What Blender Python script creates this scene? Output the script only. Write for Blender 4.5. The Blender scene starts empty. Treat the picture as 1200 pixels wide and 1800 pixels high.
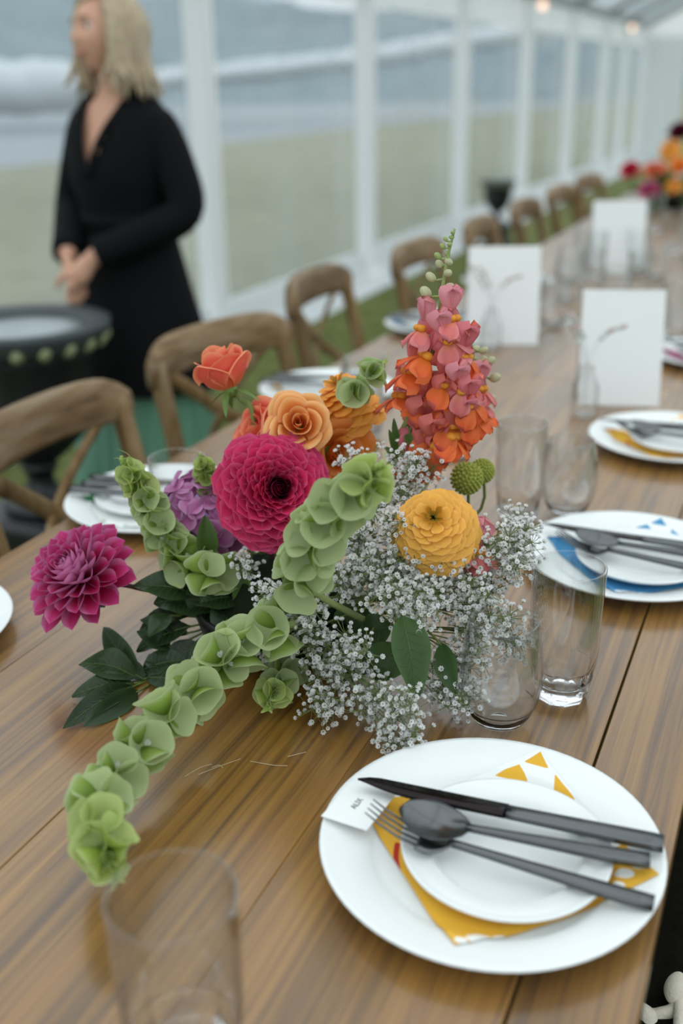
import bpy, math, random
from math import sin, cos, pi, radians as R, sqrt, atan2, exp
from mathutils import Vector as V, Matrix as Mx, noise as mn

random.seed(7)
S = bpy.context.scene
COL = S.collection

# ------------------------------------------------------------------ camera, sky, exposure
YAW, PITCH, ROLL, CAM_Z, FPX = 0.41923, 0.39130, -0.01818, 1.32256, 1821.0
_f = V((-sin(YAW)*cos(PITCH), cos(YAW)*cos(PITCH), -sin(PITCH)))
_r0 = V((cos(YAW), sin(YAW), 0)); _u0 = _r0.cross(_f)
RT = cos(ROLL)*_r0 + sin(ROLL)*_u0
UP = -sin(ROLL)*_r0 + cos(ROLL)*_u0
FW = _f
CAM = V((0, 0, CAM_Z))
cd = bpy.data.cameras.new('camera'); cam = bpy.data.objects.new('camera', cd); COL.objects.link(cam)
cd.sensor_fit = 'HORIZONTAL'; cd.sensor_width = 24.0; cd.lens = FPX*24/1200
cam.matrix_world = Mx(((RT.x, UP.x, -FW.x, 0), (RT.y, UP.y, -FW.y, 0), (RT.z, UP.z, -FW.z, CAM_Z), (0, 0, 0, 1)))
cd.clip_start = .02; cd.clip_end = 500
cd.dof.use_dof = True; cd.dof.focus_distance = 0.985; cd.dof.aperture_fstop = 2.5
S.camera = cam

wd = bpy.data.worlds.new('overcast_sky'); S.world = wd; wd.use_nodes = True
nt = wd.node_tree; nt.nodes.clear()
wo = nt.nodes.new('ShaderNodeOutputWorld'); bg = nt.nodes.new('ShaderNodeBackground')
tc = nt.nodes.new('ShaderNodeTexCoord'); sx = nt.nodes.new('ShaderNodeSeparateXYZ'); rp = nt.nodes.new('ShaderNodeValToRGB')
nt.links.new(tc.outputs['Generated'], sx.inputs[0]); nt.links.new(sx.outputs['Z'], rp.inputs[0])
rp.color_ramp.elements[0].position = 0.0; rp.color_ramp.elements[0].color = (.50, .56, .60, 1)
rp.color_ramp.elements[1].position = 0.9; rp.color_ramp.elements[1].color = (1.20, 1.26, 1.30, 1)
nt.links.new(rp.outputs[0], bg.inputs[0]); bg.inputs[1].default_value = 1.72
nt.links.new(bg.outputs[0], wo.inputs[0])
S.view_settings.view_transform = 'Standard'; S.view_settings.look = 'None'
S.view_settings.gamma = 1.0; S.view_settings.use_curve_mapping = False
S.view_settings.exposure = 0.0
S.cycles.use_denoising = True
S.cycles.max_bounces = 14; S.cycles.transmission_bounces = 14; S.cycles.transparent_max_bounces = 24

# ------------------------------------------------------------------ helpers
def at(px, py, Y):
    d = FW + RT*((px-600)/FPX) - UP*((py-900)/FPX)
    return CAM + d*(Y/d.y)
def atz(px, py, z):
    d = FW + RT*((px-600)/FPX) - UP*((py-900)/FPX)
    return CAM + d*((z-CAM_Z)/d.z)
def atd(px, py, dep):
    return CAM + (FW + RT*((px-600)/FPX) - UP*((py-900)/FPX))*dep
def lin(h):
    h = h.lstrip('#'); o = []
    for i in (0, 2, 4):
        c = int(h[i:i+2], 16)/255
        o.append(c/12.92 if c <= .04045 else ((c+.055)/1.055)**2.4)
    return (*o, 1)
def frame(o, z, xh=V((1, 0, 0))):
    """matrix with local +Z along z, +X near xh"""
    z = V(z).normalized(); x = V(xh) - z*V(xh).dot(z)
    if x.length < 1e-4: x = V((0, 1, 0)) - z*z.y
    x.normalize(); y = z.cross(x)
    return Mx(((x.x, y.x, z.x, o[0]), (x.y, y.y, z.y, o[1]), (x.z, y.z, z.z, o[2]), (0, 0, 0, 1)))
T = Mx.Translation
def rx(a): return Mx.Rotation(a, 4, 'X')
def ry(a): return Mx.Rotation(a, 4, 'Y')
def rz(a): return Mx.Rotation(a, 4, 'Z')
def sc(x, y=None, z=None):
    y = x if y is None else y; z = x if z is None else z
    return Mx.Diagonal((x, y, z, 1))

class MB:
    def __init__(s): s.v = []; s.f = []; s.c = []; s.mi = []
    def add(s, vs, fs, M=None, cols=None, mi=0):
        n = len(s.v)
        s.v += [tuple(M @ V(p)) if M else tuple(p) for p in vs]
        s.f += [tuple(i+n for i in f) for f in fs]
        s.mi += [mi]*len(fs)
        s.c += list(cols) if cols else [(0.5, 0, .5, 1)]*len(vs)
        return s
    def merge(s, o, M=None): return s.add(o.v, o.f, M, o.c)
    def mesh(s, name, mats, smooth=True):
        me = bpy.data.meshes.new(name); me.from_pydata(s.v, [], s.f)
        at_ = me.color_attributes.new('Col', 'FLOAT_COLOR', 'POINT')
        at_.data.foreach_set('color', [x for c in s.c for x in c])
        for m in (mats if isinstance(mats, (list, tuple)) else [mats]): me.materials.append(m)
        if any(s.mi): me.polygons.foreach_set('material_index', s.mi)
        me.polygons.foreach_set('use_smooth', [smooth]*len(s.f))
        me.update(); return me
def ob(name, me, parent=None, M=None):
    o = bpy.data.objects.new(name, me); COL.objects.link(o)
    if parent: o.parent = parent
    if M is not None: o.matrix_local = M
    return o
def tag(o, label, cat, group=None, kind=None):
    o['label'] = label; o['category'] = cat
    if group: o['group'] = group
    if kind: o['kind'] = kind
    return o
def thing(name, label, cat, loc=(0, 0, 0), group=None, M=None):
    o = bpy.data.objects.new(name, None); COL.objects.link(o); o.empty_display_size = .05
    if M is not None: o.matrix_world = M
    else: o.location = loc
    return tag(o, label, cat, group)
def struct(o): o['kind'] = 'structure'; return o
def dup(root, M, label, group=None, mats=None):
    def rec(o, p):
        c = o.copy(); COL.objects.link(c)
        if p is not None: c.parent = p; c.matrix_parent_inverse = o.matrix_parent_inverse.copy(); c.matrix_basis = o.matrix_basis.copy()
        for ch in [x for x in KIDS.get(o.name, [])]: rec(ch, c)
        return c
    c = rec(root, None); c.matrix_world = M; c['label'] = label
    if group: c['group'] = group
    return c
KIDS = {}
def index_kids():
    KIDS.clear()
    for o in COL.objects:
        if o.parent: KIDS.setdefault(o.parent.name, []).append(o)

def tube(pts, rad, n=8, cap=True, flat=1.0, cols=None):
    pts = [V(p) for p in pts]; m = len(pts)
    rs = rad if isinstance(rad, (list, tuple)) else [rad]*m
    b = MB(); vs = []; prev = None
    for i, p in enumerate(pts):
        t = (pts[min(i+1, m-1)] - pts[max(i-1, 0)]).normalized()
        if prev is None:
            a = V((0, 0, 1)) if abs(t.z) < .9 else V((1, 0, 0)); x = (a - t*a.dot(t)).normalized()
        else:
            x = prev - t*prev.dot(t)
            x = x.normalized() if x.length > 1e-6 else prev
        prev = x; y = t.cross(x)
        for k in range(n):
            a = 2*pi*k/n; vs.append(p + x*(rs[i]*cos(a)) + y*(rs[i]*flat*sin(a)))
    fs = [(i*n+k, i*n+(k+1) % n, (i+1)*n+(k+1) % n, (i+1)*n+k) for i in range(m-1) for k in range(n)]
    if cap: fs += [tuple(reversed(range(n))), tuple(range((m-1)*n, m*n))]
    cc = None
    if cols: cc = [(i/(m-1), 0, .5, 1) for i in range(m) for _ in range(n)]
    b.add(vs, fs, cols=cc); return b
def spline(pts, n=6):
    pts = [V(p) for p in pts]; out = []
    for i in range(len(pts)-1):
        p0 = pts[max(i-1, 0)]; p1 = pts[i]; p2 = pts[i+1]; p3 = pts[min(i+2, len(pts)-1)]
        for k in range(n):
            t = k/n
            out.append(.5*((2*p1)+(p2-p0)*t+(2*p0-5*p1+4*p2-p3)*t*t+(3*p1-p0-3*p2+p3)*t**3))
    out.append(pts[-1]); return out
def lathe(prof, n=32, fn=None, closed=False):
    """prof: list of (r,z)"""
    b = MB(); vs = []; m = len(prof)
    for j, (r, z) in enumerate(prof):
        for k in range(n):
            a = 2*pi*k/n; rr, zz = (r, z) if fn is None else fn(j, a, r, z)
            vs.append((rr*cos(a), rr*sin(a), zz))
    fs = []
    for j in range(m if closed else m-1):
        j2 = (j+1) % m
        for k in range(n):
            fs.append((j*n+k, j*n+(k+1) % n, j2*n+(k+1) % n, j2*n+k))
    cols = [(j/max(1, m-1), 0, .5, 1) for j in range(m) for _ in range(n)]
    if not closed:
        if prof[0][0] > 1e-6: fs.append(tuple(reversed(range(n))))
        if prof[-1][0] > 1e-6: fs.append(tuple(range((m-1)*n, m*n)))
    b.add(vs, fs, cols=cols); return b
def box(cx, cy, cz, sx_, sy, sz, bev=0.0):
    x, y, z = sx_/2, sy/2, sz/2; b = MB()
    if bev <= 0:
        vs = [(cx+i*x, cy+j*y, cz+k*z) for k in (-1, 1) for (i, j) in ((-1, -1), (1, -1), (1, 1), (-1, 1))]
        b.add(vs, [(3, 2, 1, 0), (4, 5, 6, 7), (0, 1, 5, 4), (1, 2, 6, 5), (2, 3, 7, 6), (3, 0, 4, 7)]); return b
    e = bev; lv = [(-z, e), (-z+e, 0), (z-e, 0), (z, e)]; vs = []
    for zz, ins in lv:
        X, Y_ = x-ins, y-ins; c = e*.6
        vs += [(cx+a, cy+b_, cz+zz) for a, b_ in ((-X+c, -Y_), (X-c, -Y_), (X, -Y_+c), (X, Y_-c), (X-c, Y_), (-X+c, Y_), (-X, Y_-c), (-X, -Y_+c))]
    fs = [(j*8+k, j*8+(k+1) % 8, (j+1)*8+(k+1) % 8, (j+1)*8+k) for j in range(3) for k in range(8)]
    fs += [tuple(reversed(range(8))), tuple(range(24, 32))]
    b.add(vs, fs); return b
def ball(r, n=12, m=8, s=(1, 1, 1), c=(0, 0, 0)):
    prof = [(r*sin(pi*j/m), -r*cos(pi*j/m)) for j in range(m+1)]
    prof[0] = (r*.02, -r); prof[-1] = (r*.02, r)
    b = lathe(prof, n); b.v = [(c[0]+x*s[0], c[1]+y*s[1], c[2]+z*s[2]) for x, y, z in b.v]; return b

# ------------------------------------------------------------------ materials
def newmat(name):
    m = bpy.data.materials.new(name); m.use_nodes = True
    n = m.node_tree; return m, n, n.nodes['Principled BSDF'], n.nodes['Material Output']
def nd(n, t, **kw):
    x = n.nodes.new(t)
    for k, v in kw.items(): setattr(x, k, v)
    return x
def plain(name, hexc, rough=.5, spec=.5, metal=0, var=.0, nscale=30, bump=0, trans=0):
    m, n, p, out = newmat(name)
    c = lin(hexc); p.inputs['Base Color'].default_value = c; p.inputs['Roughness'].default_value = rough
    p.inputs['Specular IOR Level'].default_value = spec; p.inputs['Metallic'].default_value = metal
    if var or bump:
        t = nd(n, 'ShaderNodeTexCoord'); nz = nd(n, 'ShaderNodeTexNoise'); nz.inputs['Scale'].default_value = nscale; nz.inputs['Detail'].default_value = 5
        n.links.new(t.outputs['Object'], nz.inputs['Vector'])
    if var:
        r = nd(n, 'ShaderNodeValToRGB'); e = r.color_ramp.elements
        e[0].position = .3; e[1].position = .7
        e[0].color = tuple(x*(1-var) for x in c[:3])+(1,); e[1].color = tuple(min(1, x*(1+var)) for x in c[:3])+(1,)
        n.links.new(nz.outputs[0], r.inputs[0]); n.links.new(r.outputs[0], p.inputs['Base Color'])
    if bump:
        b = nd(n, 'ShaderNodeBump'); b.inputs['Strength'].default_value = bump; b.inputs['Distance'].default_value = .002
        n.links.new(nz.outputs[0], b.inputs['Height']); n.links.new(b.outputs[0], p.inputs['Normal'])
    if trans:
        tr = nd(n, 'ShaderNodeBsdfTranslucent'); tr.inputs[0].default_value = c; mx = nd(n, 'ShaderNodeMixShader'); mx.inputs[0].default_value = trans
        n.links.new(p.outputs[0], mx.inputs[1]); n.links.new(tr.outputs[0], mx.inputs[2]); n.links.new(mx.outputs[0], out.inputs[0])
    return m
def petalmat(name, base, mid, tip, edge=None, rough=.55, trans=.3, jit=.12, vein=0, back=None, mpos=.5):
    """pigment runs from the petal's base to its tip (Col.r) and to its rim (Col.g); back is the colour of the underside"""
    m, n, p, out = newmat(name)
    a = nd(n, 'ShaderNodeAttribute', attribute_name='Col'); s = nd(n, 'ShaderNodeSeparateColor'); n.links.new(a.outputs['Color'], s.inputs[0])
    r = nd(n, 'ShaderNodeValToRGB'); e = r.color_ramp.elements
    e[0].position = 0.02; e[0].color = lin(base); e[1].position = 1; e[1].color = lin(tip)
    k = e.new(.5); k.color = lin(mid); n.links.new(s.outputs[0], r.inputs[0]); cur = r.outputs[0]; k.position = mpos
    if edge:
        mx = nd(n, 'ShaderNodeMix', data_type='RGBA'); mr = nd(n, 'ShaderNodeMapRange'); mr.inputs['From Min'].default_value = .55; mr.inputs['From Max'].default_value = 1.0; mr.inputs['To Max'].default_value = .85
        n.links.new(s.outputs[1], mr.inputs[0]); n.links.new(mr.outputs[0], mx.inputs[0]); n.links.new(cur, mx.inputs[6]); mx.inputs[7].default_value = lin(edge); cur = mx.outputs[2]
    if back:
        g = nd(n, 'ShaderNodeNewGeometry'); mx = nd(n, 'ShaderNodeMix', data_type='RGBA')
        n.links.new(g.outputs['Backfacing'], mx.inputs[0]); n.links.new(cur, mx.inputs[6]); mx.inputs[7].default_value = lin(back); cur = mx.outputs[2]
    oi = nd(n, 'ShaderNodeObjectInfo'); hs = nd(n, 'ShaderNodeHueSaturation'); mr = nd(n, 'ShaderNodeMapRange')
    mr.inputs['To Min'].default_value = 1-jit; mr.inputs['To Max'].default_value = 1+jit
    n.links.new(oi.outputs['Random'], mr.inputs[0]); n.links.new(mr.outputs[0], hs.inputs['Value']); n.links.new(cur, hs.inputs['Color']); cur = hs.outputs[0]
    n.links.new(cur, p.inputs['Base Color']); p.inputs['Roughness'].default_value = rough; p.inputs['Specular IOR Level'].default_value = .3
    if vein:
        t = nd(n, 'ShaderNodeTexCoord'); nz = nd(n, 'ShaderNodeTexNoise'); mp = nd(n, 'ShaderNodeMapping'); mp.inputs['Scale'].default_value = (900, 60, 60)
        n.links.new(t.outputs['Object'], mp.inputs[0]); n.links.new(mp.outputs[0], nz.inputs['Vector']); nz.inputs['Scale'].default_value = 1
        b = nd(n, 'ShaderNodeBump'); b.inputs['Strength'].default_value = vein; b.inputs['Distance'].default_value = .0006
        n.links.new(nz.outputs[0], b.inputs['Height']); n.links.new(b.outputs[0], p.inputs['Normal'])
    tr = nd(n, 'ShaderNodeBsdfTranslucent'); n.links.new(cur, tr.inputs[0]); mx = nd(n, 'ShaderNodeMixShader'); mx.inputs[0].default_value = trans
    n.links.new(p.outputs[0], mx.inputs[1]); n.links.new(tr.outputs[0], mx.inputs[2]); n.links.new(mx.outputs[0], out.inputs[0])
    return m
def woodmat(name, dark, mid, light, scale=(120, 2.6, 120), rough=.42, spec=.45, jit=.15, coat=0):
    m, n, p, out = newmat(name)
    t = nd(n, 'ShaderNodeTexCoord'); oi = nd(n, 'ShaderNodeObjectInfo'); ad = nd(n, 'ShaderNodeVectorMath', operation='ADD')
    ml = nd(n, 'ShaderNodeMath', operation='MULTIPLY'); ml.inputs[1].default_value = 37
    n.links.new(oi.outputs['Random'], ml.inputs[0]); n.links.new(t.outputs['Object'], ad.inputs[0]); n.links.new(ml.outputs[0], ad.inputs[1])
    mp = nd(n, 'ShaderNodeMapping'); mp.inputs['Scale'].default_value = scale; n.links.new(ad.outputs[0], mp.inputs[0])
    n1 = nd(n, 'ShaderNodeTexNoise'); n1.inputs['Scale'].default_value = 1; n1.inputs['Detail'].default_value = 7; n1.inputs['Roughness'].default_value = .62; n1.inputs['Distortion'].default_value = .6
    n.links.new(mp.outputs[0], n1.inputs['Vector'])
    mp2 = nd(n, 'ShaderNodeMapping'); mp2.inputs['Scale'].default_value = tuple(x*(.22 if x > 10 else .5) for x in scale); n.links.new(ad.outputs[0], mp2.inputs[0])
    n2 = nd(n, 'ShaderNodeTexNoise'); n2.inputs['Scale'].default_value = 1; n2.inputs['Detail'].default_value = 3; n.links.new(mp2.outputs[0], n2.inputs['Vector'])
    r = nd(n, 'ShaderNodeValToRGB'); e = r.color_ramp.elements; e[0].position = .34; e[0].color = lin(dark); e[1].position = .70; e[1].color = lin(light); k = e.new(.48); k.color = lin(mid)
    n.links.new(n1.outputs[0], r.inputs[0])
    mr = nd(n, 'ShaderNodeMapRange'); mr.inputs['From Min'].default_value = .3; mr.inputs['From Max'].default_value = .7; mr.inputs['To Min'].default_value = .72; mr.inputs['To Max'].default_value = 1.22; n.links.new(n2.outputs[0], mr.inputs[0])
    mr2 = nd(n, 'ShaderNodeMapRange'); mr2.inputs['To Min'].default_value = 1-jit; mr2.inputs['To Max'].default_value = 1+jit; n.links.new(oi.outputs['Random'], mr2.inputs[0])
    mm = nd(n, 'ShaderNodeMath', operation='MULTIPLY'); n.links.new(mr.outputs[0], mm.inputs[0]); n.links.new(mr2.outputs[0], mm.inputs[1])
    hs = nd(n, 'ShaderNodeHueSaturation'); n.links.new(mm.outputs[0], hs.inputs['Value']); n.links.new(r.outputs[0], hs.inputs['Color'])
    n.links.new(hs.outputs[0], p.inputs['Base Color']); p.inputs['Roughness'].default_value = rough; p.inputs['Specular IOR Level'].default_value = spec
    p.inputs['Coat Weight'].default_value = coat; p.inputs['Coat Roughness'].default_value = .20; p.inputs['Coat IOR'].default_value = 1.62
    b = nd(n, 'ShaderNodeBump'); b.inputs['Strength'].default_value = .25; b.inputs['Distance'].default_value = .0008; n.links.new(n1.outputs[0], b.inputs['Height']); n.links.new(b.outputs[0], p.inputs['Normal'])
    return m
def glassmat(name):
    m, n, p, out = newmat(name); n.nodes.remove(p)
    g = nd(n, 'ShaderNodeBsdfGlass'); g.inputs['IOR'].default_value = 1.47; g.inputs['Roughness'].default_value = 0; g.inputs['Color'].default_value = (.985, .99, .99, 1)
    n.links.new(g.outputs[0], out.inputs[0]); return m
def thinglass(name):
    m, n, p, out = newmat(name); n.nodes.remove(p)
    t = nd(n, 'ShaderNodeBsdfTransparent'); t.inputs[0].default_value = (.985, .99, .99, 1)
    g = nd(n, 'ShaderNodeBsdfGlossy'); g.inputs['Roughness'].default_value = .02
    fr = nd(n, 'ShaderNodeMapRange'); lw = nd(n, 'ShaderNodeLayerWeight'); lw.inputs[0].default_value = .5; pw = nd(n, 'ShaderNodeMath', operation='POWER'); pw.inputs[1].default_value = 2.0
    n.links.new(lw.outputs['Facing'], pw.inputs[0]); n.links.new(pw.outputs[0], fr.inputs[0]); fr.inputs['To Min'].default_value = .045; fr.inputs['To Max'].default_value = .95
    c = nd(n, 'ShaderNodeMixShader'); n.links.new(fr.outputs[0], c.inputs[0]); n.links.new(t.outputs[0], c.inputs[1]); n.links.new(g.outputs[0], c.inputs[2]); n.links.new(c.outputs[0], out.inputs[0])
    return m
def pvcmat(name, haze, tint='#dfe8ec', white=.5):
    m, n, p, out = newmat(name); n.nodes.remove(p)
    t = nd(n, 'ShaderNodeBsdfTransparent'); t.inputs[0].default_value = (.97, .985, .99, 1)
    d = nd(n, 'ShaderNodeBsdfDiffuse'); d.inputs[0].default_value = lin(tint)
    tl = nd(n, 'ShaderNodeBsdfTranslucent'); tl.inputs[0].default_value = lin(tint)
    a = nd(n, 'ShaderNodeMixShader'); a.inputs[0].default_value = .65; n.links.new(d.outputs[0], a.inputs[1]); n.links.new(tl.outputs[0], a.inputs[2])
    b = nd(n, 'ShaderNodeMixShader'); n.links.new(t.outputs[0], b.inputs[1]); n.links.new(a.outputs[0], b.inputs[2])
    tc_ = nd(n, 'ShaderNodeTexCoord'); nz = nd(n, 'ShaderNodeTexNoise'); mp = nd(n, 'ShaderNodeMapping'); mp.inputs['Scale'].default_value = (1.5, 1.5, .5)
    n.links.new(tc_.outputs['Object'], mp.inputs[0]); n.links.new(mp.outputs[0], nz.inputs['Vector']); nz.inputs['Scale'].default_value = 1.6; nz.inputs['Detail'].default_value = 4
    mr = nd(n, 'ShaderNodeMapRange'); mr.inputs['From Min'].default_value = .3; mr.inputs['From Max'].default_value = .7; mr.inputs['To Min'].default_value = haze*.75; mr.inputs['To Max'].default_value = haze*1.25
    n.links.new(nz.outputs[0], mr.inputs[0]); n.links.new(mr.outputs[0], b.inputs[0])
    g = nd(n, 'ShaderNodeBsdfGlossy'); g.inputs['Roughness'].default_value = .12
    fr = nd(n, 'ShaderNodeMapRange'); lw = nd(n, 'ShaderNodeLayerWeight'); lw.inputs[0].default_value = .5; pw = nd(n, 'ShaderNodeMath', operation='POWER'); pw.inputs[1].default_value = 5.0
    n.links.new(lw.outputs['Facing'], pw.inputs[0]); n.links.new(pw.outputs[0], fr.inputs[0]); fr.inputs['To Min'].default_value = .035; fr.inputs['To Max'].default_value = .75
    c = nd(n, 'ShaderNodeMixShader'); n.links.new(fr.outputs[0], c.inputs[0]); n.links.new(b.outputs[0], c.inputs[1]); n.links.new(g.outputs[0], c.inputs[2]); n.links.new(c.outputs[0], out.inputs[0])
    return m
def emit(name, hexc, st):
    m, n, p, out = newmat(name); p.inputs['Base Color'].default_value = lin(hexc)
    p.inputs['Emission Color'].default_value = lin(hexc); p.inputs['Emission Strength'].default_value = st; return m

WOOD = woodmat('oiled_table_wood', '#573a10', '#7b541b', '#946b29', scale=(120, 2.6, 120), rough=.5, spec=.45, jit=.06, coat=1.0)
CHAIRW = woodmat('weathered_chair_wood', '#5b4427', '#80643f', '#978062', scale=(30, 30, 4), rough=.6, spec=.3, jit=.06)
CHAIRW2 = woodmat('weathered_rail_wood', '#5f4a2e', '#83694a', '#9a866c', scale=(40, 4, 40), rough=.6, spec=.3, jit=.06)
GLASS = glassmat('clear_glass'); THIN = thinglass('thin_clear_glass')
PORC = plain('white_glazed_porcelain', '#e9edec', .22, .5)
METAL = plain('gunmetal_steel', '#666869', .20, .5, .9)
METALB = plain('black_knife_blade', '#2b2526', .16, .6, .9)
CARD = plain('white_card', '#eef0ee', .8, .2)
INK = plain('grey_ink', '#55585a', .8, .1)
WHITEP = plain('white_coated_aluminium', '#eceff0', .5, .4)
GREYP = plain('grey_aluminium', '#8f989b', .45, .4)
SKIRTM = plain('white_tarpaulin', '#d3d9da', .55, .4, trans=.25)
VALM = plain('white_valance_fabric', '#f4f6f6', .6, .3, trans=.5)
PVC = pvcmat('clear_tent_film', .34, '#c6cfd3')
PVCR = pvcmat('clear_roof_film', .5, '#eef3f5')
BLACKIRON = plain('black_cast_iron', '#14171a', .42, .5, var=.3, nscale=25)
DARKV = plain('dark_bowl_glaze', '#0e100f', .4, .4)
CUSH = plain('cream_canvas', '#cfcdc6', .9, .1, bump=.4, nscale=300)
ROPE = plain('cream_cotton_rope', '#d9d2c0', .9, .1, bump=.6, nscale=400)
STEMG = plain('green_stem', '#6b7a3c', .5, .3, var=.15, nscale=80)
STEMD = plain('dark_maroon_stem', '#3a1c1c', .45, .4)
STEML = plain('pale_green_stem', '#93a366', .5, .3, var=.12, nscale=80)

# ------------------------------------------------------------------ the place: lawn, field, hills, tent
def grassmat(name, a, b, c, s1=6, s2=90):
    m, n, p, out = newmat(name)
    t = nd(n, 'ShaderNodeTexCoord'); n1 = nd(n, 'ShaderNodeTexNoise'); n1.inputs['Scale'].default_value = s1; n1.inputs['Detail'].default_value = 3
    n2 = nd(n, 'ShaderNodeTexNoise'); n2.inputs['Scale'].default_value = s2; n2.inputs['Detail'].default_value = 2
    n.links.new(t.outputs['Object'], n1.inputs['Vector']); n.links.new(t.outputs['Object'], n2.inputs['Vector'])
    ad = nd(n, 'ShaderNodeMath', operation='ADD'); n.links.new(n1.outputs[0], ad.inputs[0]); n.links.new(n2.outputs[0], ad.inputs[1])
    r = nd(n, 'ShaderNodeValToRGB'); e = r.color_ramp.elements
    hf = nd(n, 'ShaderNodeMath', operation='MULTIPLY'); hf.inputs[1].default_value = .5; n.links.new(ad.outputs[0], hf.inputs[0])
    e[0].position = .36; e[0].color = lin(a); e[1].position = .64; e[1].color = lin(c); k = e.new(.5); k.color = lin(b); n.links.new(hf.outputs[0], r.inputs[0])
    n.links.new(r.outputs[0], p.inputs['Base Color']); p.inputs['Roughness'].default_value = .9; p.inputs['Specular IOR Level'].default_value = .15
    return m
LAWN = grassmat('lawn_soil_and_grass', '#434a26', '#5c6436', '#737a46')
FIELD = grassmat('dry_pasture', '#666750', '#717259', '#7e7d66', .12, 3)
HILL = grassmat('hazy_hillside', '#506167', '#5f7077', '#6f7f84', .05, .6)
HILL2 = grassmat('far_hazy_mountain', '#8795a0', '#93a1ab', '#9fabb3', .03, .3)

struct(ob('floor', box(2, 8, -.03, 10.6, 40, .06).mesh('floor', LAWN, False)))['label'] = 'short green lawn under the tent'
g = MB()
for i in range(26000):
    x = random.uniform(-2.60, -.35); y = random.uniform(.3, 9)
    if i % 4 == 0: x = random.uniform(-.2, .6)
    h = random.uniform(.02, .05); a = random.uniform(0, 2*pi); dx, dy = cos(a)*.003, sin(a)*.003
    lx, ly = random.uniform(-.02, .02), random.uniform(-.02, .02)
    g.add([(x-dx, y-dy, 0), (x+dx, y+dy, 0), (x+lx, y+ly, h)], [(0, 1, 2)])
BLADE = plain('grass_blade', '#6c743f', .6, .2, var=.25, nscale=12, trans=.3)
tag(ob('grass', g.mesh('grass', BLADE, False)), 'short green grass blades on the lawn beside the tables', 'grass', kind='stuff')

def ground_sheet(name, xs, ys, hf, m):
    vs = [(x, y, hf(x, y)) for y in ys for x in xs]; w = len(xs)
    fs = [(j*w+i, j*w+i+1, (j+1)*w+i+1, (j+1)*w+i) for j in range(len(ys)-1) for i in range(w-1)]
    return struct(ob(name, MB().add(vs, fs).mesh(name, m)))
def rampf(a, b, n): return [a+(b-a)*i/n for i in range(n+1)]
ground_sheet('field', rampf(-17.5, -3.32, 24), rampf(-60, 200, 60), lambda x, y: -.10 + .06*mn.noise(V((x*.15, y*.12, 0))) - 1.2*max(0, (-x-15.5)/2), FIELD)
LAKE = plain('grey_lake_water', '#505f66', .35, .5, bump=.3, nscale=2)
ground_sheet('lake', [-140, -16.5], [-120, 320], lambda x, y: -.75, LAKE)
ground_sheet('ground', rampf(-3.3, 60, 20), rampf(28.2, 200, 20), lambda x, y: -.2, FIELD)
def hillh(x, y):
    t = max(0, (-x-70)/60); return -2.6 + 26*min(1, t)**1.3*(.8+.4*mn.noise(V((x*.02, y*.018, 2)))) + 1.2*mn.noise(V((x*.12, y*.1, 5)))
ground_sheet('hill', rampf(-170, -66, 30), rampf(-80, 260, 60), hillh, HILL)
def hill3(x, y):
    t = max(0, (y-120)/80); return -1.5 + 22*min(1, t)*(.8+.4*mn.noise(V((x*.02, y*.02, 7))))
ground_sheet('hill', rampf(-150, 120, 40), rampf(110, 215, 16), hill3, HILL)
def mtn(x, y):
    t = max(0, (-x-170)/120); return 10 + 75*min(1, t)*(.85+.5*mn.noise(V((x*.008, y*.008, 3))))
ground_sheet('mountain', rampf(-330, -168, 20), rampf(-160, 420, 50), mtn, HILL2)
# pale cloud bank lying low over the far shore of the lake
MISTM = plain('pale_mist', '#dfe5e8', .95, .05, trans=.45)
mb = MB()
for k in range(60):
    q = k/59; px_ = -90+1020*q; py_ = 158-18*q-85*q*q+random.uniform(-3, 3); dp = 62+10*q
    c = atd(px_, py_, dp); h = .55+.12*random.random()+(.9 if 2 < k < 12 else 0)
    b = ball(1, 12, 8); mb.add([(c.x+p[0]*2.2, c.y+p[1]*2.2, c.z+p[2]*h) for p in b.v], b.f)
o = ob('cloud_bank', mb.mesh('cloud_bank', MISTM)); tag(o, 'low pale cloud bank lying across the grey hillside behind the tent film', 'cloud', kind='stuff')

XW = -3.0; POSTS = [.57, 2.77, 4.97, 7.17, 9.37, 11.57, 13.77, 15.97, 17.6, 19.4]
EAVE = 2.12; RIDGE = 3.55; XR = 3.0; YEND = 19.4; YNEAR = -4.0
wl = struct(thing('wall_left', 'clear film tent wall with white posts', 'wall')); del wl['category']
def quad(a, b, c, d, nu=1, nv=1, wob=0):
    a, b, c, d = V(a), V(b), V(c), V(d); vs = []; nrm = (b-a).cross(d-a).normalized()
    for j in range(nv+1):
        for i in range(nu+1):
            u, v = i/nu, j/nv; p = (a*(1-u)+b*u)*(1-v)+(d*(1-u)+c*u)*v
            w = wob*mn.noise(p*1.7)*sin(pi*u)*sin(pi*v) if wob else 0
            vs.append(p+nrm*w)
    w_ = nu+1
    return MB().add(vs, [(j*w_+i, j*w_+i+1, (j+1)*w_+i+1, (j+1)*w_+i) for j in range(nv) for i in range(nu)])
ys = [YNEAR]+POSTS
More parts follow.
